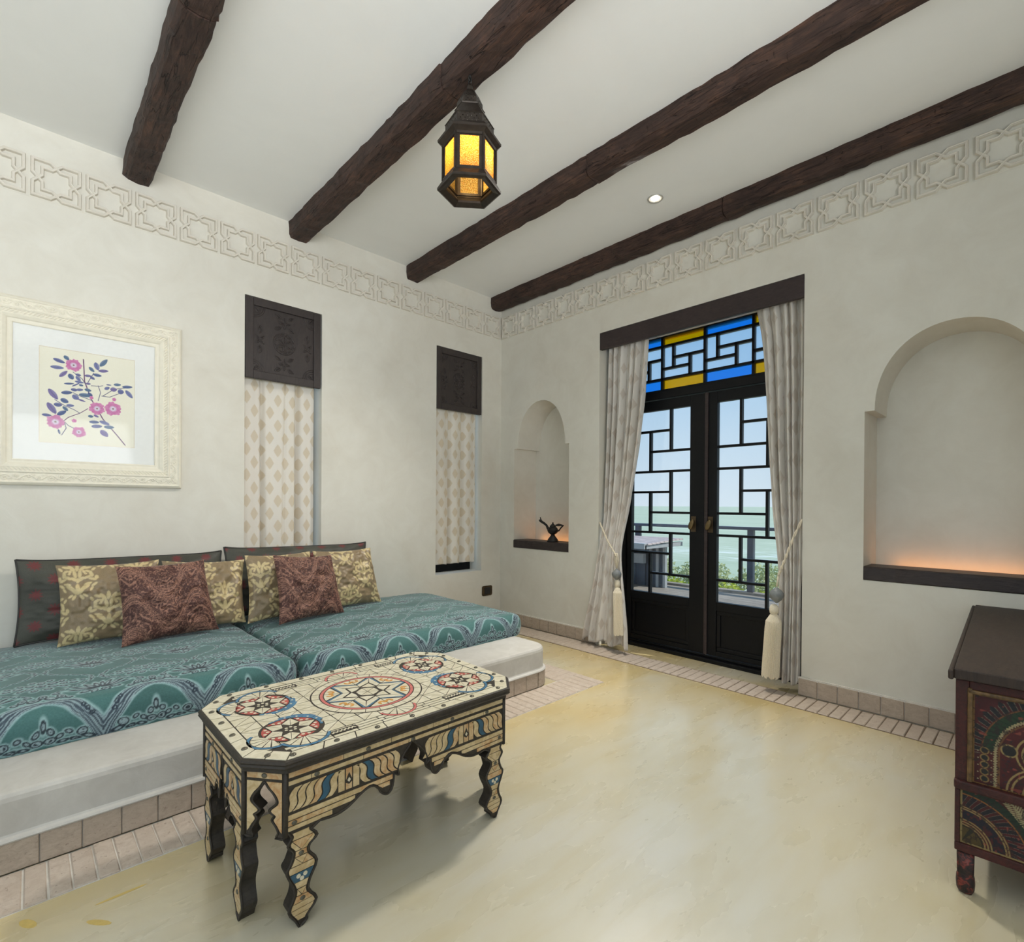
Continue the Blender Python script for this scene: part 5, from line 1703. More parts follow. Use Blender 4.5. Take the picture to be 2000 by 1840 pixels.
# hook and links up to the beam
hk = MB()
hk.tube([(LX, LY + 0.010 * math.cos(t), 2.936 + 0.013 * math.sin(t)) for t in [k * PI / 6 for k in range(12)]], 0.0028, 6, close=True)
hk.tube([(LX + 0.007 * math.cos(t), LY, 2.952 + 0.011 * math.sin(t)) for t in [k * PI / 6 for k in range(12)]], 0.0028, 6, close=True)
hk.tube([(LX, LY, 2.958), (LX, LY, 2.975)], 0.0032, 6)
hk.build('hook', M['lampiron'], lan, smooth=True)

# ------------------------------------------------------------------ recessed downlight
DLX, DLY = -0.432, -1.917
dl = thing('downlight', (DLX, DLY, ZC - 0.006), 'small round recessed ceiling downlight, lit, between two beams', 'downlight')
MB().lathe([(0.036, -0.0005), (0.047, -0.0005), (0.049, -0.003), (0.047, -0.006), (0.040, -0.006), (0.036, -0.002), (0.036, -0.0005)], (DLX, DLY, ZC), 32, cap=False).build('ring', M['chrome'], dl, smooth=True)
MB().lathe([(0.0, -0.002), (0.028, -0.002), (0.028, -0.0005), (0.0, -0.0005)], (DLX, DLY, ZC), 24, cap=False).build('lens', M['spotglow'], dl)
light('downlight_beam', 'SPOT', (DLX, DLY, ZC - 0.03), (-0.66, 0.06, -1), 285, (1.0, 0.955, 0.88), spot_size=2.0, spot_blend=0.9, shadow_soft_size=0.14)
# ------------------------------------------------------------------ inlaid table
TX, TY, TZ = -2.463, -2.008, 0.460
tb = thing('inlaid_table', (TX, TY, 0.0), 'long eight-sided table inlaid with bone and coloured stars, on scalloped legs', 'table')
W_ = lambda a, b, d: (TX + a, TY + b, d)
def octo(ax, ay, cx, cy):
    return [(-ax + cx, -ay), (ax - cx, -ay), (ax, -ay + cy), (ax, ay - cy), (ax - cx, ay), (-ax + cx, ay), (-ax, ay - cy), (-ax, -ay + cy)]
def octloft(mb, lst):
    V, F = [], []
    for (ax, ay, z) in lst:
        V += [W_(a, b, z) for a, b in octo(ax, ay, 0.078, 0.092)]
    for i in range(len(lst) - 1):
        for k in range(8):
            F.append((i * 8 + k, i * 8 + (k + 1) % 8, i * 8 + 8 + (k + 1) % 8, i * 8 + 8 + k))
    F += [tuple(range(8))[::-1], tuple(range((len(lst) - 1) * 8, len(lst) * 8))]
    return mb.add(V, F)
AX, AY = 0.474, 0.312
top = octloft(MB(), [(AX - 0.010, AY - 0.010, 0.4225), (AX - 0.010, AY - 0.010, 0.432), (AX - 0.004, AY - 0.004, 0.436), (AX, AY, 0.441), (AX - 0.002, AY - 0.002, 0.446), (AX, AY, 0.451), (AX - 0.003, AY - 0.003, 0.4565), (AX - 0.006, AY - 0.006, 0.4585)]).build('table_top', M['rim'], tb)
ZT = 0.4585
def inset(poly, g):
    """shrink a polygon towards its inside by g along the edge normals"""
    n = len(poly)
    A = sum(poly[i][0] * poly[(i + 1) % n][1] - poly[(i + 1) % n][0] * poly[i][1] for i in range(n))
    if A < 0:
        poly = poly[::-1]
    out = []
    for i in range(n):
        p0, p1, p2 = Vector(poly[i - 1]), Vector(poly[i]), Vector(poly[(i + 1) % n])
        d1, d2 = (p1 - p0), (p2 - p1)
        if d1.length < 1e-7 or d2.length < 1e-7:
            continue
        d1.normalize()
        d2.normalize()
        n1, n2 = Vector((-d1.y, d1.x)), Vector((-d2.y, d2.x))
        m = n1 + n2
        dn = m.dot(n1)
        m = m / dn if dn > 0.35 else m.normalized() * 1.4 if m.length > 1e-6 else n1
        out.append(tuple(p1 + m * g))
    return out
def inlay(par, name, poly, mat, fn, d0, d1, g=0.0011):
    q = inset([tuple(p) for p in poly], g)
    if len(q) < 3:
        return
    MB().prism(q, fn, d0, d1).build(name, M[mat], par)
def arc(cx, cy, r, a0, a1, n=6):
    return [(cx + r * math.cos(a0 + (a1 - a0) * k / n), cy + r * math.sin(a0 + (a1 - a0) * k / n)) for k in range(n + 1)]
def sector(cx, cy, r0, r1, a0, a1, n=4):
    return arc(cx, cy, r0, a0, a1, n) + arc(cx, cy, r1, a1, a0, n)
L0, L1, L2 = ZT, ZT + 0.0008, ZT + 0.0016
# border plates and studs round the edge
oo, oi = octo(AX - 0.007, AY - 0.007, 0.078, 0.092), octo(AX - 0.046, AY - 0.046, 0.066, 0.078)
for k in range(8):
    a, b, c, d = [Vector(p) for p in (oo[k], oo[(k + 1) % 8], oi[(k + 1) % 8], oi[k])]
    n = {0: 8, 4: 8, 2: 4, 6: 4}.get(k, 2)
    for i in range(n):
        inlay(top, 'border_inlay', [a.lerp(b, i / n), a.lerp(b, (i + 1) / n), d.lerp(c, (i + 1) / n), d.lerp(c, i / n)], 'bone', W_, L0, L2, 0.0018)
def stud(par, p, nrm, r=0.0085, el=1.0):
    """domed nail head at p facing nrm"""
    z = Vector(nrm).normalized()
    x = z.orthogonal().normalized() if abs(z.z) > 0.9 else Vector((0, 0, 1)).cross(z).normalized()
    y = z.cross(x)
    V = []
    for (rr, h) in ((1.0, 0.0), (0.92, 0.25), (0.65, 0.42), (0.3, 0.5)):
        for k in range(10):
            a = 2 * PI * k / 10
            V.append(tuple(Vector(p) + x * r * 1.15 * rr * math.cos(a) + y * r * 0.95 * rr * math.sin(a) + z * r * h))
    F = [(i * 10 + k, i * 10 + (k + 1) % 10, i * 10 + 10 + (k + 1) % 10, i * 10 + 10 + k) for i in range(3) for k in range(10)] + [tuple(range(30, 40))]
    MB().add(V, F).build('stud', M['stud'], par, smooth=True)
for xs in (-0.365, -0.245, -0.120, 0.0, 0.120, 0.240, 0.360):
    for s in (-1, 1):
        stud(top, W_(xs, s * (AY - 0.026), L2), (0, 0, 1))
for ys in (-0.165, -0.055, 0.055, 0.165):
    for s in (-1, 1):
        stud(top, W_(s * (AX - 0.026), ys, L2), (0, 0, 1))
for sx in (-1, 1):
    for sy in (-1, 1):
        stud(top, W_(sx * (AX - 0.058), sy * (AY - 0.066), L2), (0, 0, 1))
# field: long side strips, then triangles between the medallions
def strip(y0, y1, xs, sgn):
    for i in range(len(xs) - 1):
        inlay(top, 'field_inlay', [(xs[i], sgn * y0), (xs[i + 1], sgn * y0), (xs[i + 1], sgn * y1), (xs[i], sgn * y1)], 'bone', W_, L0, L1, 0.0020)
for s in (-1, 1):
    xs = [-0.36, -0.24, -0.165, -0.085, 0.085, 0.165, 0.24, 0.36]
    strip(0.2640, 0.2480, xs, s)
    strip(0.2480, 0.2320, [-0.37, -0.20, -0.07, 0.07, 0.20, 0.37], s)
    strip(0.2320, 0.2150, xs, s)
    # black-squiggle cartouches set in the strips
    for cx in (-0.20, 0.20):
        inlay(top, 'cartouche', [(cx - 0.042, s * 0.222), (cx + 0.042, s * 0.222), (cx + 0.042, s * 0.246), (cx - 0.042, s * 0.246)], 'rim', W_, L0, L1 + 0.0003, 0)
        wv = [(cx - 0.036 + 0.072 * k / 18, s * (0.234 + 0.005 * math.sin(k * 2.2))) for k in range(19)]
        inlay(top, 'cartouche_wave', [(x, y - 0.0035) for x, y in wv] + [(x, y + 0.0035) for x, y in wv[::-1]], 'bone', W_, L0, L2, 0)
cw, chh = 0.0610, 0.0535
for i in range(14):
    for j in range(8):
        x0, y0 = -0.427 + cw * i, -0.2140 + chh * j
        x1, y1 = x0 + cw, y0 + chh
        xm, ym = (x0 + x1) / 2, (y0 + y1) / 2
        if math.hypot(xm, ym) < 0.150 or math.hypot(abs(xm) - 0.31, abs(ym) - 0.122) < 0.045:
            continue
        fl = (i + j) % 2 if xm * ym > 0 else (i + j + 1) % 2
        c = [(x0, y0), (x1, y0), (x1, y1), (x0, y1)]
        tri = ((c[0], c[1], c[2]), (c[0], c[2], c[3])) if fl else ((c[0], c[1], c[3]), (c[1], c[2], c[3]))
        for q in tri:
            if max(abs(p[0]) / 0.427 * 0.5 + abs(p[1]) / 0.266 * 0.5 for p in q) < 0.93:
                inlay(top, 'field_inlay', list(q), 'bone', W_, L0, L1, 0.0021)
# central medallion
D_ = lambda cx, cy, r, z1, name, mat: MB().prism(arc(cx, cy, r, 0, 2 * PI * 47 / 48, 47), W_, ZT, z1).build(name, M[mat], top)
D_(0, 0, 0.190, ZT + 0.0011, 'medallion_ground', 'rim')
for k in range(24):
    a0, a1 = 2 * PI * k / 24, 2 * PI * (k + 1) / 24
    inlay(top, 'ring_inlay', sector(0, 0, 0.160, 0.186, a0, a1, 3), 'bone', W_, ZT, L2, 0.0012)
for k in range(12):
    a0, a1 = 2 * PI * k / 12, 2 * PI * (k + 1) / 12
    inlay(top, 'pink_ring', sector(0, 0, 0.148, 0.1575, a0, a1, 5), 'inlay_pink', W_, ZT, L2, 0.0001)
for k in range(6):
    a = PI / 3 * k
    pol = lambda r, t: (r * math.cos(t), r * math.sin(t))
    tip, i0, i1 = pol(0.144, a), pol(0.083, a - PI / 6), pol(0.083, a + PI / 6)
    in_, q0, q1 = pol(0.092, a), pol(0.058, a - PI / 6), pol(0.058, a + PI / 6)
    inlay(top, 'star_inlay', [tip, i1, q1, in_], 'bone', W_, ZT, L2, 0.0017)
    inlay(top, 'star_inlay', [tip, i0, q0, in_], 'bone', W_, ZT, L2, 0.0017)
    b0 = a + PI / 6
    inlay(top, 'blue_edge', [pol(0.144, a), pol(0.146, a + 0.05), pol(0.088, b0 - 0.02), pol(0.083, b0)], 'inlay_blue', W_, ZT, L2, 0.0006)
    inlay(top, 'blue_edge', [pol(0.144, a + PI / 3), pol(0.146, a + PI / 3 - 0.05), pol(0.088, b0 + 0.02), pol(0.083, b0)], 'inlay_blue', W_, ZT, L2, 0.0006)
    inlay(top, 'star_ground', [pol(0.090, b0)] + arc(0, 0, 0.146, b0 - 0.44, b0, 4), 'bone', W_, ZT, L2, 0.0016)
    inlay(top, 'star_ground', [pol(0.090, b0)] + arc(0, 0, 0.146, b0, b0 + 0.44, 4), 'bone', W_, ZT, L2, 0.0016)
    for s in (-1, 1):
        cx, cy = pol(0.126, b0 + s * 0.105)
        inlay(top, 'orange_scroll', arc(cx, cy, 0.0140, b0 + s * 0.6, b0 + s * 5.2, 10) + arc(cx, cy, 0.0050, b0 + s * 5.2, b0 + s * 0.6, 10), 'inlay_orange', W_, ZT, L2 + 0.0004, 0)
    inlay(top, 'heart_inlay', [pol(0.086, a), pol(0.054, a - PI / 6), pol(0.042, a), pol(0.054, a + PI / 6)], 'bone', W_, ZT, L2, 0.0018)
    inlay(top, 'heart_inlay', [(0, 0), pol(0.040, a - PI / 6), pol(0.036, a), pol(0.040, a + PI / 6)], 'bone', W_, ZT, L2, 0.0012)
# four round star medallions with blue crescents, and fans in the corners
for sx in (-1, 1):
    for sy in (-1, 1):
        cx, cy = sx * 0.310, sy * 0.122
        D_(cx - sx * 0.004, cy, 0.090, ZT + 0.0011, 'medallion_ground', 'rim')
        ci = math.atan2(-sy * 1.0, -sx * 0.9)
        for k in range(6):
            a0 = ci - 1.15 + 2.3 * k / 6
            inlay(top, 'blue_crescent', sector(cx, cy, 0.0815, 0.0815 + 0.022 * math.sin(PI * (k + 0.5) / 6) + 0.003, a0, a0 + 2.3 / 6, 3), 'inlay_blue', W_, ZT, L2, 0.0006)
            am = a0 + 2.3 / 12
            inlay(top, 'crescent_dot', arc(cx + 0.089 * math.cos(am), cy + 0.089 * math.sin(am), 0.0035, 0, 5.6, 7), 'bone', W_, ZT, L2 + 0.0004, 0)
        for k in range(6):
            a = PI / 3 * k + 0.2
            pol = lambda r, t: (cx + r * math.cos(t), cy + r * math.sin(t))
            inlay(top, 'red_ground', [pol(0.051, a + PI / 6)] + arc(cx, cy, 0.0790, a + 0.10, a + PI / 3 - 0.10, 5), 'inlay_red', W_, ZT, L2, 0.0006)
            for t in (-0.2, 0.0, 0.2):
                inlay(top, 'red_ground_dot', arc(*pol(0.0695 - 0.008 * (t == 0), a + PI / 6 + t * 1.1), 0.0052, 0, 5.6, 7), 'bone', W_, ZT, L2 + 0.0004, 0)
            inlay(top, 'star_inlay', [pol(0.079, a), pol(0.049, a - PI / 6), pol(0.024, a)], 'bone', W_, ZT, L2, 0.0010)
            inlay(top, 'star_inlay', [pol(0.079, a), pol(0.049, a + PI / 6), pol(0.024, a)], 'bone', W_, ZT, L2, 0.0010)
            inlay(top, 'star_centre', arc(*pol(0.014, a), 0.0048, 0, 5.6, 7), 'bone', W_, ZT, L2, 0)
        # corner fans either side of the chamfer
        for (fx, fy, a_mid, R, spread) in ((sx * 0.372, sy * 0.150, math.atan2(sy * 0.35, sx * 0.9), 0.058, 1.25), (sx * 0.298, sy * 0.190, math.atan2(sy * 0.95, sx * 0.10), 0.064, 1.3)):
            D_(fx, fy, 0.004, ZT + 0.0011, 'fan_pin', 'rim')
            g = arc(fx, fy, R * 1.14, a_mid - spread, a_mid + spread, 18) + [(fx, fy)]
            MB().prism(g, W_, ZT, ZT + 0.0010).build('fan_ground', M['rim'], top)
            for k in range(6):
                a0 = a_mid - spread + 2 * spread * k / 6
                a1 = a0 + 2 * spread / 6
                inlay(top, 'fan_inlay', [(fx, fy)] + arc(fx, fy, R * 0.98, a0, a1, 3), 'bone', W_, ZT, L2, 0.0019)
                inlay(top, 'fan_cap', sector(fx, fy, R * 0.985, R * 1.13, a0, a1, 3), 'inlay_blue', W_, ZT, L2, 0.0005)
for sy in (-1, 1):
    fx, fy, a_mid, R = 0.0, sy * 0.192, sy * PI / 2, 0.058
    MB().prism(arc(fx, fy, R * 1.14, a_mid - 1.45, a_mid + 1.45, 18) + [(fx, fy)], W_, ZT, ZT + 0.0012).build('fan_ground', M['rim'], top)
    for k in range(6):
        a0 = a_mid - 1.45 + 2.9 * k / 6
        inlay(top, 'fan_inlay', [(fx, fy)] + arc(fx, fy, R * 0.98, a0, a0 + 2.9 / 6, 3), 'bone', W_, ZT, L2, 0.0019)
        inlay(top, 'fan_cap', sector(fx, fy, R * 0.985, R * 1.13, a0, a0 + 2.9 / 6, 3), 'inlay_pink', W_, ZT, L2, 0.0005)

# ---- scalloped side panels with legs
# half outline from the outer edge inwards: (distance from panel end, z), leg first and then the apron
LEG_OUT = [(0.0, .4225), (0.0, .268), (.016, .246), (.006, .224), (.021, .202), (.012, .172), (.003, .158), (.010, .136), (.024, .104), (.021, .078), (.009, .050), (.026, .021), (.036, .0)]
LEG_IN = [(.040, .0), (.056, .012), (.058, .024), (.083, .054), (.061, .087), (.064, .115), (.083, .157), (.062, .190), (.064, .210), (.084, .226), (.067, .247)]
APRON = [(.090, .260), (.135, .256), (.170, .266), (.205, .288), (.232, .296), (.252, .284), (.262, .265), (.280, .252), (.295, .262), (.301, .290), (.303, .305), (.318, .296), (.314, .318), (.328, .346), (.350, .372), (.362, .395)]
def smooth_line(P, n=4):
    """rounded version of the control line"""
    out = []
    for i in range(len(P) - 1):
        p0, p1, p2, p3 = P[max(i - 1, 0)], P[i], P[i + 1], P[min(i + 2, len(P) - 1)]
        for k in range(n):
            t = k / n
            f = lambda a, b, c, d: 0.5 * (2 * b + (c - a) * t + (2 * a - 5 * b + 4 * c - d) * t * t + (3 * b - a - 3 * c + d) * t ** 3)
            out.append((f(p0[0], p1[0], p2[0], p3[0]), max(0.0, f(p0[1], p1[1], p2[1], p3[1]))))
    out.append(P[-1])
    return out
def side_panel(half, fn, d_in, d_out, ap_scale, rich):
    """fn(a,b,d): a along the panel from its centre, b = z, d = outwards; panel faces outwards at d_out"""
    lo, li = smooth_line(LEG_OUT[1:], 3), smooth_line(LEG_IN, 3)
    ap = smooth_line([(0.090 + (q[0] - 0.090) * ap_scale, q[1]) for q in APRON], 3)
    ap[-1] = (half, ap[-1][1])
    hl = [(0.0, .4225)] + lo + li + ap
    left = [(-half + s, z) for s, z in hl]
    right = [(half - s, z) for s, z in hl][::-1]
    outline = left + right[1:]
    pn = MB().prism(outline, fn, d_in, d_out).build('side_panel', M['rim'], tb)
    # raised dark rim following the scalloped edge
    rimp = [fn(a, z, d_out) for a, z in outline[1:-1]]
    MB().tube(rimp, 0.0036, 5).build('edge_rim', M['rim'], pn, smooth=True)
    e0, e1 = d_out, d_out + 0.0018
    H = half - 0.006
    # plate rows
    def row(z0, z1, n, off=0.0, mat='bone_side'):
        xs = [-H + 2 * H * (i + off) / n for i in range(n + 1)]
        xs = [-H] + [x for x in xs if -H + 0.02 < x < H - 0.02] + [H]
        for i in range(len(xs) - 1):
            inlay(pn, 'row_inlay', [(xs[i], z0), (xs[i + 1], z0), (xs[i + 1], z1), (xs[i], z1)], mat, fn, e0, e1, 0.0010)
    row(.4030, .4190, max(3, int(half * 15)))
    row(.3830, .3955, max(3, int(half * 13)), 0.4)
    for k in range(int(half * 14)):
        a = -H + 2 * H * (k + 0.5) / int(half * 14)
        stud(pn, fn(a, .409 if k % 2 else .390, e1), tuple(Vector(fn(0, 0, 1)) - Vector(fn(0, 0, 0))), 0.0068)
    azs = sorted([(s, z) for s, z in ap])
    def zlow(s):
        s = min(s, half)
        if s < .088:
            return .258
        return float(np.interp(s, [q[0] for q in azs], [q[1] for q in azs]))
    # band of leaning S-shaped leaves
    n = 15 if rich else 7
    end = half - 0.042 * ap_scale
    mid = (n - 1) / 2
    for side in (-1, 1):
        for k in range(n):
            s0, s1 = 0.008 + (end - 0.008) * k / n, 0.008 + (end - 0.008) * (k + 1) / n
            zb = max(.313, zlow((s0 + s1) / 2) + 0.010)
            if .376 - zb < 0.015:
                continue
            c = 'inlay_deepblue' if abs(k - mid) == (3 if rich else 2) else 'bone_side'
            dirn = 0.0 if abs(k - mid) < (1.6 if rich else 0.6) else (1.0 if k < mid else -1.0)
            lean = 0.030 * dirn
            P1, P2 = [], []
            for q in range(9):
                v = q / 8
                sh = lean * (v - 0.5) + 0.007 * dirn * math.sin(2 * PI * v)
                o0 = max(0.006, min(end + 0.012, s0 + sh))
                o1 = max(0.006, min(end + 0.012, s1 + sh))
                P1.append((side * (half - o0), zb + (.376 - zb) * v))
                P2.append((side * (half - o1), zb + (.376 - zb) * v))
            if max(abs(p[0] - q[0]) for p, q in zip(P1, P2)) < 0.008:
                continue
            keep = [i for i in range(9) if abs(P1[i][0] - P2[i][0]) > 0.0065]
            inlay(pn, 'leaf_inlay', [P1[i] for i in keep] + [P2[i] for i in keep[::-1]], c, fn, e0, e1, 0.0020)
            if abs(k - mid) < 0.6:
                am, zm = side * (half - (s0 + s1) / 2), (zb + .376) / 2
                inlay(pn, 'leaf_eye', [(am - 0.012, zm - 0.008), (am, zm - 0.016), (am + 0.012, zm - 0.008), (am, zm + 0.018)], 'rim', fn, e0, e1 + 0.0005, 0)
                inlay(pn, 'leaf_eye_spot', [(am - 0.005, zm - 0.004), (am, zm - 0.010), (am + 0.005, zm - 0.004), (am, zm + 0.004)], 'bone', fn, e0, e1 + 0.0009, 0)
        # rows below the leaf band following the scallops
        for (z0, z1, s_a, s_b, cuts) in ((.2925, .3055, .006, half - .066 * ap_scale, 3), (.2775, .2895, .006, half - .075 * ap_scale, 3), (.2630, .2745, .006, .125, 2)):
            for c in range(cuts):
                sa, sb = s_a + (s_b - s_a) * c / cuts, s_a + (s_b - s_a) * (c + 1) / cuts
                ss = [sa + (sb - sa) * q / 8 for q in range(9)]
                up = [(side * (half - s), z1) for s in ss]
                lo_ = [(side * (half - s), min(z1, max(z0, zlow(s) + 0.006))) for s in ss]
                if max(abs(u[1] - w[1]) for u, w in zip(up, lo_)) < 0.006:
                    continue
                keep = [i for i in range(9) if up[i][1] - lo_[i][1] > 0.001]
                if len(keep) < 2:
                    continue
                MB().prism([up[i] for i in keep] + [lo_[i] for i in keep[::-1]], fn, e0, e1).build('row_inlay', M['bone_side'], pn)
        # leg inlays: bands between the two wavy edges
        lz = sorted([(z, s) for s, z in lo])
        rz = sorted([(z, s) for s, z in li])
        le = lambda z: float(np.interp(z, [q[0] for q in lz], [q[1] for q in lz])) + 0.006
        re = lambda z: float(np.interp(z, [q[0] for q in rz], [q[1] for q in rz])) - 0.006
        bands = [(.236, .254, 'bone_side', 0), (.205, .234, 'bone_side', 1), (.190, .203, 'bone_side', 0), (.166, .188, 'bone_side', 1), (.147, .164, 'bone_side', 0), (.122, .145, 'inlay_deepblue', 2), (.104, .120, 'bone_side', 0), (.084, .102, 'bone_side', 1), (.066, .082, 'bone_side', 0), (.051, .064, 'bone_side', 0), (.036, .049, 'bone_side', 0), (.020, .034, 'bone_side', 0)]
        for (z0, z1, mt_, kind) in bands:
            zs = [z0 + (z1 - z0) * q / 4 for q in range(5)]
            Lp = [(side * (half - le(z)), z) for z in zs]
            Rp = [(side * (half - re(z)), z) for z in zs]
            if min(re(z) - le(z) for z in zs) < 0.006:
                continue
            if kind == 1:
                m0 = ((Lp[0][0] + Rp[0][0]) / 2, z0)
                inlay(pn, 'leg_inlay', [Lp[0], m0, Lp[-1]] + Lp[3:0:-1], mt_, fn, e0, e1, 0.0007)
                inlay(pn, 'leg_inlay', [Lp[-1], m0, Rp[-1]], mt_, fn, e0, e1, 0.0009)
                inlay(pn, 'leg_inlay', [Rp[-1], m0] + Rp[0:4], mt_, fn, e0, e1, 0.0007)
            else:
                MB().prism(Lp + Rp[::-1], fn, e0, e1).build('leg_inlay', M[mt_], pn)
                if kind == 2:
                    zc = (z0 + z1) / 2
                    ac = side * (half - (le(zc) + re(zc)) / 2)
                    for (da, dz) in ((-0.009, 0.003), (0.009, 0.003), (0, -0.006)):
                        inlay(pn, 'leg_petal', arc(ac + da, zc + dz, 0.006, 0, 5.5, 7), 'bone', fn, e0, e1 + 0.0006, 0)
        for zc in (.196, .074, .283):
            s_ = (le(zc) + re(zc)) / 2 if zc < .25 else 0.022
            stud(pn, fn(side * (half - s_), zc, e1), tuple(Vector(fn(0, 0, 1)) - Vector(fn(0, 0, 0))), 0.0065)
    return pn
PXH, PYH = 0.385, 0.196           # half lengths of the long and short panels
PX, PY = 0.458, 0.290             # where the panel faces stand
side_panel(PXH, lambda a, b, d: (TX + a, TY - d, b), PY - 0.040, PY, 1.08, True)
side_panel(PXH, lambda a, b, d: (TX - a, TY + d, b), PY - 0.040, PY, 1.08, True)
side_panel(PYH, lambda a, b, d: (TX - d, TY - a, b), PX - 0.038, PX, 0.386, False)
side_panel(PYH, lambda a, b, d: (TX + d, TY + a, b), PX - 0.038, PX, 0.386, False)
# short chamfer panels with an ogee keyhole
for sx in (-1, 1):
    for sy in (-1, 1):
        p0, p1 = Vector((sx * PXH, sy * PY)), Vector((sx * PX, sy * PYH))
        mid, half = (p0 + p1) / 2, (p1 - p0).length / 2
        ux = (p1 - p0).normalized()
        nn = Vector((ux.y, -ux.x))
        if nn.dot(mid) < 0:
            nn = -nn
        def fn(a, b, d, mid=mid, ux=ux, nn=nn):
            q = mid + ux * a + nn * d
            return (TX + q.x, TY + q.y, b)
        key = smooth_line([(.030, .248), (.038, .262), (.030, .280), (.020, .294), (.026, .306), (.012, .318), (.030, .334), (.034, .346), (.024, .364), (.010, .378), (.0, .394)], 3)
        k = half / 0.059
        edge = [(-half, .4225), (-half, .254), (-half + 0.010, .246)]
        ol = edge + [(-s * k, z) for s, z in key] + [(s * k, z) for s, z in key[::-1][1:]] + [(half - 0.010, .246), (half, .254), (half, .4225)]
        cp = MB().prism(ol, fn, -0.032, 0.0).build('chamfer_panel', M['rim'], tb)
        MB().tube([fn(a, z, 0.0) for a, z in ol[1:-1]], 0.0030, 5).build('edge_rim', M['rim'], cp, smooth=True)
        inlay(cp, 'plate_inlay', [(-half + 0.010, .402), (half - 0.010, .402), (half - 0.010, .417), (-half + 0.010, .417)], 'bone_side', fn, 0, 0.0016, 0)
        stud(cp, fn(0, .4095, 0.0016), (nn.x, nn.y, 0), 0.007)
        for s in (-1, 1):
            kz = [(a * k, z) for a, z in key]
            pl = [(s * (half - 0.010), .394), (s * (half - 0.010), .262)] + [(s * min(half - 0.012, a + 0.007), z) for a, z in kz if z > .262 and z < .386] + [(s * 0.006, .394)]
            MB().prism(pl, fn, 0, 0.0016).build('spandrel_inlay', M['bone_side'], cp)
        # dark corner post down both edges of the chamfer
        for q in (p0, p1):
            MB().tube([(TX + q.x, TY + q.y, .4225), (TX + q.x, TY + q.y, .252)], 0.0065, 8).build('corner_post', M['rim'], cp, smooth=True)
# ------------------------------------------------------------------ painted chest, one end towards the room
CX0, CX1 = -1.380, -0.045
CY0, CY1 = -3.852, -3.478
ch = thing('painted_chest', (-0.70, -3.665, 0.0), 'worn dark red painted chest with arch motifs and black lid, below the large niche', 'chest')
body = MB().box(CX0 + 0.012, CX1, CY0, CY1, 0.128, 0.626).build('body', mat_plain('chest_side_paint', (74, 34, 30), 0.6, 0, 0.35, 14, 0.3), ch, bevel=0.003)
mc_dark = m_wood('chest_dark_rail', (34, 20, 18), (76, 32, 27), (2, 5, 5), 16, 0.5, 0.4)
mc_gold = mat_plain('chest_gilt', (96, 72, 40), 0.55, 0.1, 0.6, 60, 0.3)
mc_lid = m_wood('chest_black_lid', (36, 28, 24), (66, 52, 44), (1.5, 7, 1), 9, 0.5, 0.3, 0.35)
# rails and stiles of the end frame
f = MB()
f.box(CX0, CX0 + 0.03, CY1 - 0.030, CY1, 0.305, 0.624).box(CX0, CX0 + 0.03, CY0, CY0 + 0.030, 0.305, 0.624).box(CX0, CX0 + 0.03, CY0 + 0.030, CY1 - 0.030, 0.598, 0.624)
f.box(CX0, CX0 + 0.03, CY0, CY1, 0.126, 0.150).box(CX0, CX0 + 0.03, CY1 - 0.012, CY1, 0.150, 0.305).box(CX0, CX0 + 0.03, CY0, CY0 + 0.012, 0.150, 0.305)
f.build('frame', mc_dark, ch, bevel=0.003)
g = MB()
g.box(CX0 - 0.006, CX0 + 0.02, CY1 - 0.038, CY1 - 0.026, 0.334, 0.604).box(CX0 - 0.006, CX0 + 0.02, CY0 + 0.026, CY0 + 0.038, 0.334, 0.604).box(CX0 - 0.006, CX0 + 0.02, CY0 + 0.026, CY1 - 0.026, 0.588, 0.600)
g.build('gilt_moulding', mc_gold, ch, bevel=0.004)
MB().box(CX0 - 0.008, CX0 + 0.02, CY0 - 0.002, CY1 + 0.002, 0.306, 0.334).build('waist_moulding', mc_dark, ch, bevel=0.006)
lid = MB().box(CX0 - 0.018, CX1 + 0.005, CY0 - 0.004, CY1 + 0.003, 0.627, 0.656).build('lid', mc_lid, ch, bevel=0.003)
MB().box(CX0 - 0.026, CX1 + 0.005, CY1 + 0.003, CY1 + 0.016, 0.624, 0.652).build('lid_batten', mc_lid, lid, bevel=0.005)
def leg(x, y):
    m = MB()
    rows = [(0.000, 0.010), (0.003, 0.0165), (0.012, 0.0205), (0.030, 0.0215), (0.048, 0.0205), (0.054, 0.0185), (0.062, 0.0190), (0.128, 0.0200)]
    V, F = [], []
    N = 16
    for z, r in rows:
        sq = 0.75 if z > 0.055 else 0.3
        for k in range(N):
            a = 2 * PI * k / N
            c, s = math.cos(a), math.sin(a)
            e = max(abs(c), abs(s))
            rr = r * ((1 - sq) + sq / e)
            V.append((x + rr * c, y + rr * s, z))
    for i in range(len(rows) - 1):
        for k in range(N):
            F.append((i * N + k, i * N + (k + 1) % N, i * N + N + (k + 1) % N, i * N + N + k))
    F += [tuple(range(N))[::-1], tuple(range((len(rows) - 1) * N, len(rows) * N))]
    t = NT('chest_leg_paint')
    nz = t.noise(t.pos(), 55, 5, 0.6, 1.0)
    t.bsdf(t.ramp(nz, [(0.38, lin(30, 26, 25)), (0.52, lin(58, 34, 30)), (0.63, lin(132, 54, 44)), (0.72, lin(96, 86, 80))]), 0.5, 0, t.bump(nz, 0.4, 0.003), 0.4)
    MB().add(V, F).build('leg', t.m, ch, smooth=True)
for x in (CX0 + 0.028, CX1 - 0.05):
    for y in (CY0 + 0.028, CY1 - 0.024):
        leg(x, y)
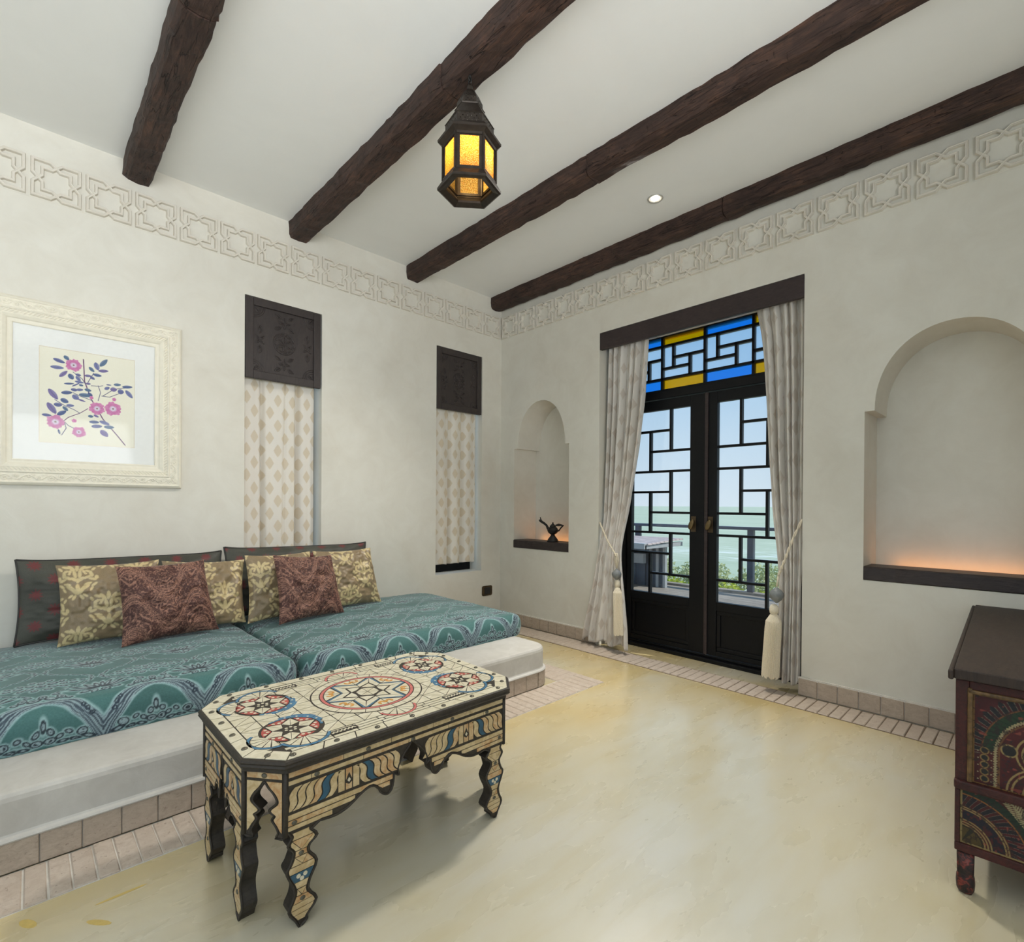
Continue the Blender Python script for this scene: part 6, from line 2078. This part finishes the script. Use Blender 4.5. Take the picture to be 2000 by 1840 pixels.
def wear(y, z, col):
    n = vnoise(y * 160, z * 110, 3) * 0.6 + vnoise(y * 420, z * 380, 4) * 0.4
    col = blend(col * 0.40, sstep(0.58, 0.72, n) * 0.8, (36, 25, 23))
    n2 = vnoise(y * 90 + 7, z * 90, 9)
    return blend(col, sstep(0.88, 0.94, n2) * 0.5, (140, 64, 52))
def painted(y0, y1, z0, z1, x, fnc, name):
    st = 0.0012
    Y, Z = np.meshgrid(np.linspace(y1, y0, int((y1 - y0) / st)), np.linspace(z0, z1, int((z1 - z0) / st)), indexing='ij')
    col = fnc(Y, Z)
    P = np.stack([np.full_like(Y, x), Y, Z], -1)
    grid_mesh(name, P, M['chestpaint'], ch, col=np.clip(col, 0, 1))
GOLD = (198, 168, 108)
def upper(Y, Z):
    p = np.abs(Y + 3.665)
    side = Y + 3.665
    q = Z
    zc = 0.430
    col = np.ones(Y.shape + (3,)) * np.array(lin(98, 28, 30)) * (0.8 + 0.4 * vnoise(Y * 30, Z * 30, 2))[..., None]
    dz = np.where(q > zc, q - zc, 0)
    e_out = np.hypot(p / 0.130, dz / 0.146)
    e_in = np.hypot(p / 0.100, dz / 0.113)
    th = np.arctan2(q - zc, p)
    band = (e_out < 1) & (e_in > 1) & (q > 0.437 - 0.35 * (p - 0.1))
    # feathers radiating outside the green arch
    ft = (np.sin(th * 46) > -0.35) & (e_out > 1.02) & (e_out < 1.20 + 0.05 * np.sin(th * 46)) & (q > zc - 0.01)
    col = blend(col, ft.astype(float), (34, 40, 44))
    fl = (np.abs(np.sin(th * 46) + 0.35) < 0.22) & (e_out > 1.02) & (e_out < 1.20) & (q > zc - 0.01)
    col = blend(col, fl * 0.75, (168, 152, 132))
    col = blend(col, band.astype(float), (44, 74, 46))
    col = blend(col, band * (np.sin(th * 60 + e_out * 30) > 0.75) * 0.6, (26, 48, 34))
    col = blend(col, (np.abs(e_out - 1.0) < 0.012) * (q > zc) * 0.9, (150, 96, 52))
    # serrated cream line
    ser = e_in + 0.014 * np.sin(np.where(q > zc, th * 95, (q - zc) * 900))
    col = blend(col, (np.abs(ser - 1.02) < 0.032).astype(float), (206, 188, 140))
    col = blend(col, ((e_in < 0.97) & (e_in > 0.93)) * 0.8, (150, 104, 58))
    # medallion inside
    r = np.hypot(p, (q - 0.445))
    for a in (0.048, 0.060):
        col = blend(col, sstep(0.0030, 0.0015, np.abs(r - a)), GOLD)
    an = np.arctan2(q - 0.445, side)
    star = r < 0.044 * (0.55 + 0.45 * np.abs(np.cos(3 * an)))
    col = blend(col, (r < 0.046) * 1.0, (60, 58, 40))
    col = blend(col, star.astype(float), (196, 150, 88))
    col = blend(col, (star & (np.sin(6 * an) > 0)) * 1.0, (108, 58, 40))
    r3 = np.hypot(p - 0.074, q - 0.447)
    col = blend(col, (r3 < 0.016) * 1.0, (42, 40, 38))
    col = blend(col, sstep(0.0026, 0.0012, np.abs(r3 - 0.016)), GOLD)
    # half rosette at the foot
    r2 = np.hypot(p, q - 0.336)
    col = blend(col, (r2 < 0.066) * 1.0, (90, 30, 34))
    for a in (0.046, 0.068, 0.078):
        col = blend(col, sstep(0.0030, 0.0014, np.abs(r2 - a)), GOLD)
    col = blend(col, (r2 < 0.040) * (np.cos(9 * np.arctan2(q - 0.336, side)) > -0.2), (46, 50, 64))
    # chain of small rosettes beside the arch
    for k in range(5):
        r4 = np.hypot(p - 0.124, q - (0.432 - 0.020 * k))
        col = blend(col, (r4 < 0.0075) * 1.0, (40, 44, 40))
        col = blend(col, sstep(0.0022, 0.0010, np.abs(r4 - 0.0085)), (176, 140, 84))
        for s in (-1, 1):
            r5 = np.hypot(p - 0.124 - s * 0.014, q - (0.428 - 0.020 * k))
            col = blend(col, (r5 < 0.0018) * 1.0, (206, 188, 150))
    sw = (np.sin(p * 190 + q * 120) * np.sin(q * 210 - p * 60) > 0.72) & (e_in < 0.9) & (r > 0.064) & (r2 > 0.08)
    col = blend(col, sw * 0.6, (40, 44, 62))
    edge = np.minimum.reduce([CY1 - 0.038 - Y, Y - CY0 - 0.038, q - 0.334, 0.588 - q])
    col = blend(col, (edge < 0.0035) * 1.0, (168, 124, 70))
    return wear(Y, Z, col)
def lower(Y, Z):
    col = np.ones(Y.shape + (3,)) * np.array(lin(100, 28, 30)) * (0.8 + 0.4 * vnoise(Y * 30, Z * 30, 5))[..., None]
    p = np.minimum((CY1 - 0.014) - Y, Y - (CY0 + 0.014))
    q = Z - 0.152
    r, th = np.hypot(p, q), np.arctan2(q, p)
    g = (r > 0.142) & (r < 0.172 + 0.01 * np.sin(th * 5))
    col = blend(col, g * 1.0, (36, 62, 44))
    col = blend(col, g * (np.sin(th * 70 + r * 200) > 0.7) * 0.6, (22, 40, 32))
    f = (r > 0.106) & (r < 0.138) & (np.sin(th * 40 + r * 120) > -0.2)
    col = blend(col, f * 1.0, (30, 32, 44))
    col = blend(col, (r > 0.106) * (r < 0.138) * (np.abs(np.sin(th * 40 + r * 120) + 0.2) < 0.16) * 0.6, (176, 160, 146))
    col = blend(col, ((r > 0.068) & (r < 0.094)) * 1.0, (34, 34, 52))
    col = blend(col, ((r > 0.068) & (r < 0.094)) * (vnoise(Y * 140, Z * 140, 7) > 0.6) * 0.8, (104, 36, 36))
    for a, c in ((0.052, GOLD), (0.059, GOLD), (0.066, GOLD), (0.096, GOLD), (0.102, GOLD), (0.140, (190, 120, 56))):
        col = blend(col, sstep(0.0024, 0.0010, np.abs(r - a)), c)
    lf = (r < 0.046) & (np.abs(np.sin(3 * th)) > 0.35)
    col = blend(col, (r < 0.049) * 1.0, (46, 48, 30))
    col = blend(col, lf * 0.8, (116, 92, 44))
    # pale fern between the quarter rounds
    u, v = p - 0.128, q - 0.120
    s, t = u * 0.62 - v * 0.78, u * 0.78 + v * 0.62
    fern = (np.abs(s) < 0.045) & (np.abs(t) < 0.016) & (np.abs(np.sin((s + np.abs(t) * 0.7) * 520)) > 0.45)
    col = blend(col, fern * 1.0, (212, 196, 146))
    col = blend(col, (np.abs(s) < 0.048) * (np.abs(t) < 0.0016), (212, 196, 146))
    edge = np.minimum(p, q)
    col = blend(col, (edge < 0.003) * 1.0, (198, 170, 110))
    return wear(Y, Z, col)
painted(CY0 + 0.036, CY1 - 0.036, 0.334, 0.590, CX0 + 0.008, upper, 'arch_panel')
painted(CY0 + 0.010, CY1 - 0.010, 0.148, 0.307, CX0 + 0.008, lower, 'lower_painted_panel')
# the chest stands slightly turned: its far end leans towards the door side
CHEST_TURN = 0.0386
piv, b0 = Vector((CX0, CY1, 0)), Vector(ch.location)
ch.location = piv + Matrix.Rotation(CHEST_TURN, 3, 'Z') @ (b0 - piv)
ch.rotation_euler = (0, 0, CHEST_TURN)
# ------------------------------------------------------------------ terrace, railing, shelter, shrubs, sea
dk = struct(MB().box(0.43, 3.74, -6.0, 3.2, -0.30, -0.085).build('terrace', M['sheddark'], base=(2, -1.4, -0.30)))
PLK = tile_mesh('deck_plank', 0.132, 9.2, 0.028, 0.004)
PLK.materials.append(M['deck'])
for k in range(23):
    o = link_mesh('plank', PLK, None, dk)
    o.location = (0.505 + 0.138 * k - 2, 0.0, -0.080 + 0.30)
MB().box(3.60, 3.73, -6.0, 3.2, -0.085, -0.020).build('edge_board', M['deck'], dk, bevel=0.004)
rl = thing('terrace_railing', (3.66, -1.4, -0.05), 'blue-grey painted railing along the edge of the terrace outside the door', 'railing')
for y in (-4.4, -2.66, -0.935, 0.79, 2.50):
    MB().box(3.625, 3.70, y - 0.038, y + 0.038, -0.02, 0.805).build('post', M['railpaint'], rl, bevel=0.004)
MB().box(3.605, 3.72, -5.8, 3.0, 0.805, 0.845).build('top_rail', M['railpaint'], rl, bevel=0.006)
# lean-to shelter beyond the terrace end
sh = thing('garden_shelter', (3.4, 0.9, -0.05), 'low grey garden shelter with pinkish board roof at the side of the terrace', 'shelter')
RB = dict(y0=0.02, y1=2.6)
for k in range(9):
    x0 = 2.62 + 0.105 * k
    MB().box(x0, x0 + 0.098, -0.02, 2.6, 0.600 + 0.004 * k, 0.622 + 0.004 * k).build('roof_board', M['shedroof'], sh)
MB().box(2.58, 3.585, 0.00, 0.05, 0.545, 0.602).build('fascia', M['shedpale'], sh, bevel=0.004)
MB().box(2.56, 2.62, 0.00, 2.6, 0.545, 0.622).build('fascia', M['shedpale'], sh, bevel=0.004)
for y in (0.10, 0.21, 0.32):
    MB().box(3.27, 3.33, y, y + 0.038, -0.05, 0.548).build('slat', M['shedpale'], sh)
    MB().box(3.30, 3.34, y + 0.04, y + 0.108, -0.05, 0.548).build('dark_board', M['sheddark'], sh)
for k in range(12):
    y = 0.43 + 0.16 * k
    MB().box(3.28, 3.32, y, y + 0.152, -0.05, 0.548).build('dark_board', M['sheddark'], sh, bevel=0.003)
MB().box(2.70, 3.05, 0.62, 1.2, -0.05, 0.10).build('bench_box', M['shedroof'], sh, bevel=0.005)
MB().box(3.18, 3.26, 0.40, 0.85, 0.28, 0.42).build('notice_board', M['shedpale'], sh, bevel=0.004)

def leaves(name, pts, size, mat, par, seed, up=0.4):
    r = np.random.default_rng(seed)
    n = len(pts)
    V, F = [], []
    for i in range(n):
        c = Vector(pts[i])
        d = Vector(r.normal(size=3))
        d.z = abs(d.z) * 0.6 + up
        d.normalize()
        a = d.orthogonal().normalized()
        a.rotate(__import__('mathutils').Quaternion(d, r.uniform(0, 6.28)))
        b = d.cross(a)
        s = size * r.uniform(0.6, 1.3)
        k = len(V)
        V += [tuple(c), tuple(c + a * s * 0.5 + b * s * 0.28 + d * s * 0.08), tuple(c + a * s), tuple(c + a * s * 0.5 - b * s * 0.28 + d * s * 0.08)]
        F += [(k, k + 1, k + 2), (k, k + 2, k + 3)]
    return MB().add(V, F).build(name, mat, par)
def shrub(name, c, rad, n, size, mat, label, group, seed):
    r = np.random.default_rng(seed)
    t = thing(name, (c[0], c[1], c[2]), label, 'shrub', group)
    P = r.normal(size=(n, 3))
    P /= np.linalg.norm(P, axis=1)[:, None]
    P *= (r.uniform(0.25, 1.0, size=(n, 1)) ** 0.5)
    P = P * np.array(rad) + np.array([c[0], c[1], c[2] + rad[2]])
    lf = leaves('foliage', P, size, mat, t, seed)
    lf['kind'] = 'stuff'
    m = MB()
    for k in range(7):
        a = r.uniform(0, 6.28)
        m.tube([(c[0], c[1], c[2] - 0.02), (c[0] + rad[0] * 0.3 * math.cos(a), c[1] + rad[1] * 0.3 * math.sin(a), c[2] + rad[2] * 0.8), (c[0] + rad[0] * 0.65 * math.cos(a), c[1] + rad[1] * 0.65 * math.sin(a), c[2] + rad[2] * 1.6)], [0.016, 0.011, 0.005], 5)
    m.build('stems', M['twig'], t)
    return t
# sloping ground below the terrace edge
gx, gy = np.meshgrid(np.linspace(3.5, 30, 60), np.linspace(-30, 30, 90), indexing='ij')
gz = -0.42 - 0.10 * (gx - 3.5) - 0.018 * (gx - 3.5) ** 2 + 0.25 * (vnoise(gx * 0.7, gy * 0.7, 2) - 0.5) * sstep(3.5, 6, gx)
struct(grid_mesh('ground', np.stack([gx, gy, gz], -1), M['ground'], None, (0, 0, 0)))
low = 'bright leafy plants at the terrace edge'
for k, (y, lab) in enumerate(((1.40, 'bright green leafy plant at the terrace edge beside the shelter'), (0.50, 'bright green leafy plant at the terrace edge in front of the shelter corner'), (-0.40, 'bright green leafy plant at the terrace edge between shelter and railing post'), (-1.30, 'bright green leafy plant at the foot of the railing post'), (-2.2, 'bright green leafy plant past the railing post, behind the straight curtain'))):
    shrub('edge_plant', (4.04, y, -0.42), (0.24, 0.40, 0.22), 700, 0.075, M['leaf_bright'], lab, low, 20 + k)
tall = 'pale coastal shrubs below the terrace'
for k, (x, y, z, rx, ry, rz, lab) in enumerate(((5.6, 1.75, -0.87, .6, .52, .58, 'pale green coastal shrub right behind the shelter'), (5.7, 0.70, -0.9, .6, .50, .54, 'pale green coastal shrub seen through the leaf beside the shelter'), (5.6, -0.36, -0.88, .6, .50, .53, 'pale sparse coastal shrub seen beside the door knob'), (5.9, -1.45, -0.95, .7, .55, .58, 'pale sparse coastal shrub beyond the railing post'), (5.9, 2.9, -0.9, .7, .55, .55, 'pale green coastal shrub far behind the shelter roof'))):
    shrub('coastal_shrub', (x, y, z), (rx, ry, rz), 2600, 0.075, M['leaf_pale'], lab, tall, 40 + k)
sea = MB().add([(18, -4000, -7.5), (9000, -9000, -7.5), (9000, 9000, -7.5), (18, 4000, -7.5)], [(0, 1, 2, 3)]).build('sea', M['sea'], base=(18, 0, -7.5))
sea['kind'] = 'stuff'
tag(sea, 'pale green choppy sea with white caps reaching to the horizon', 'sea')
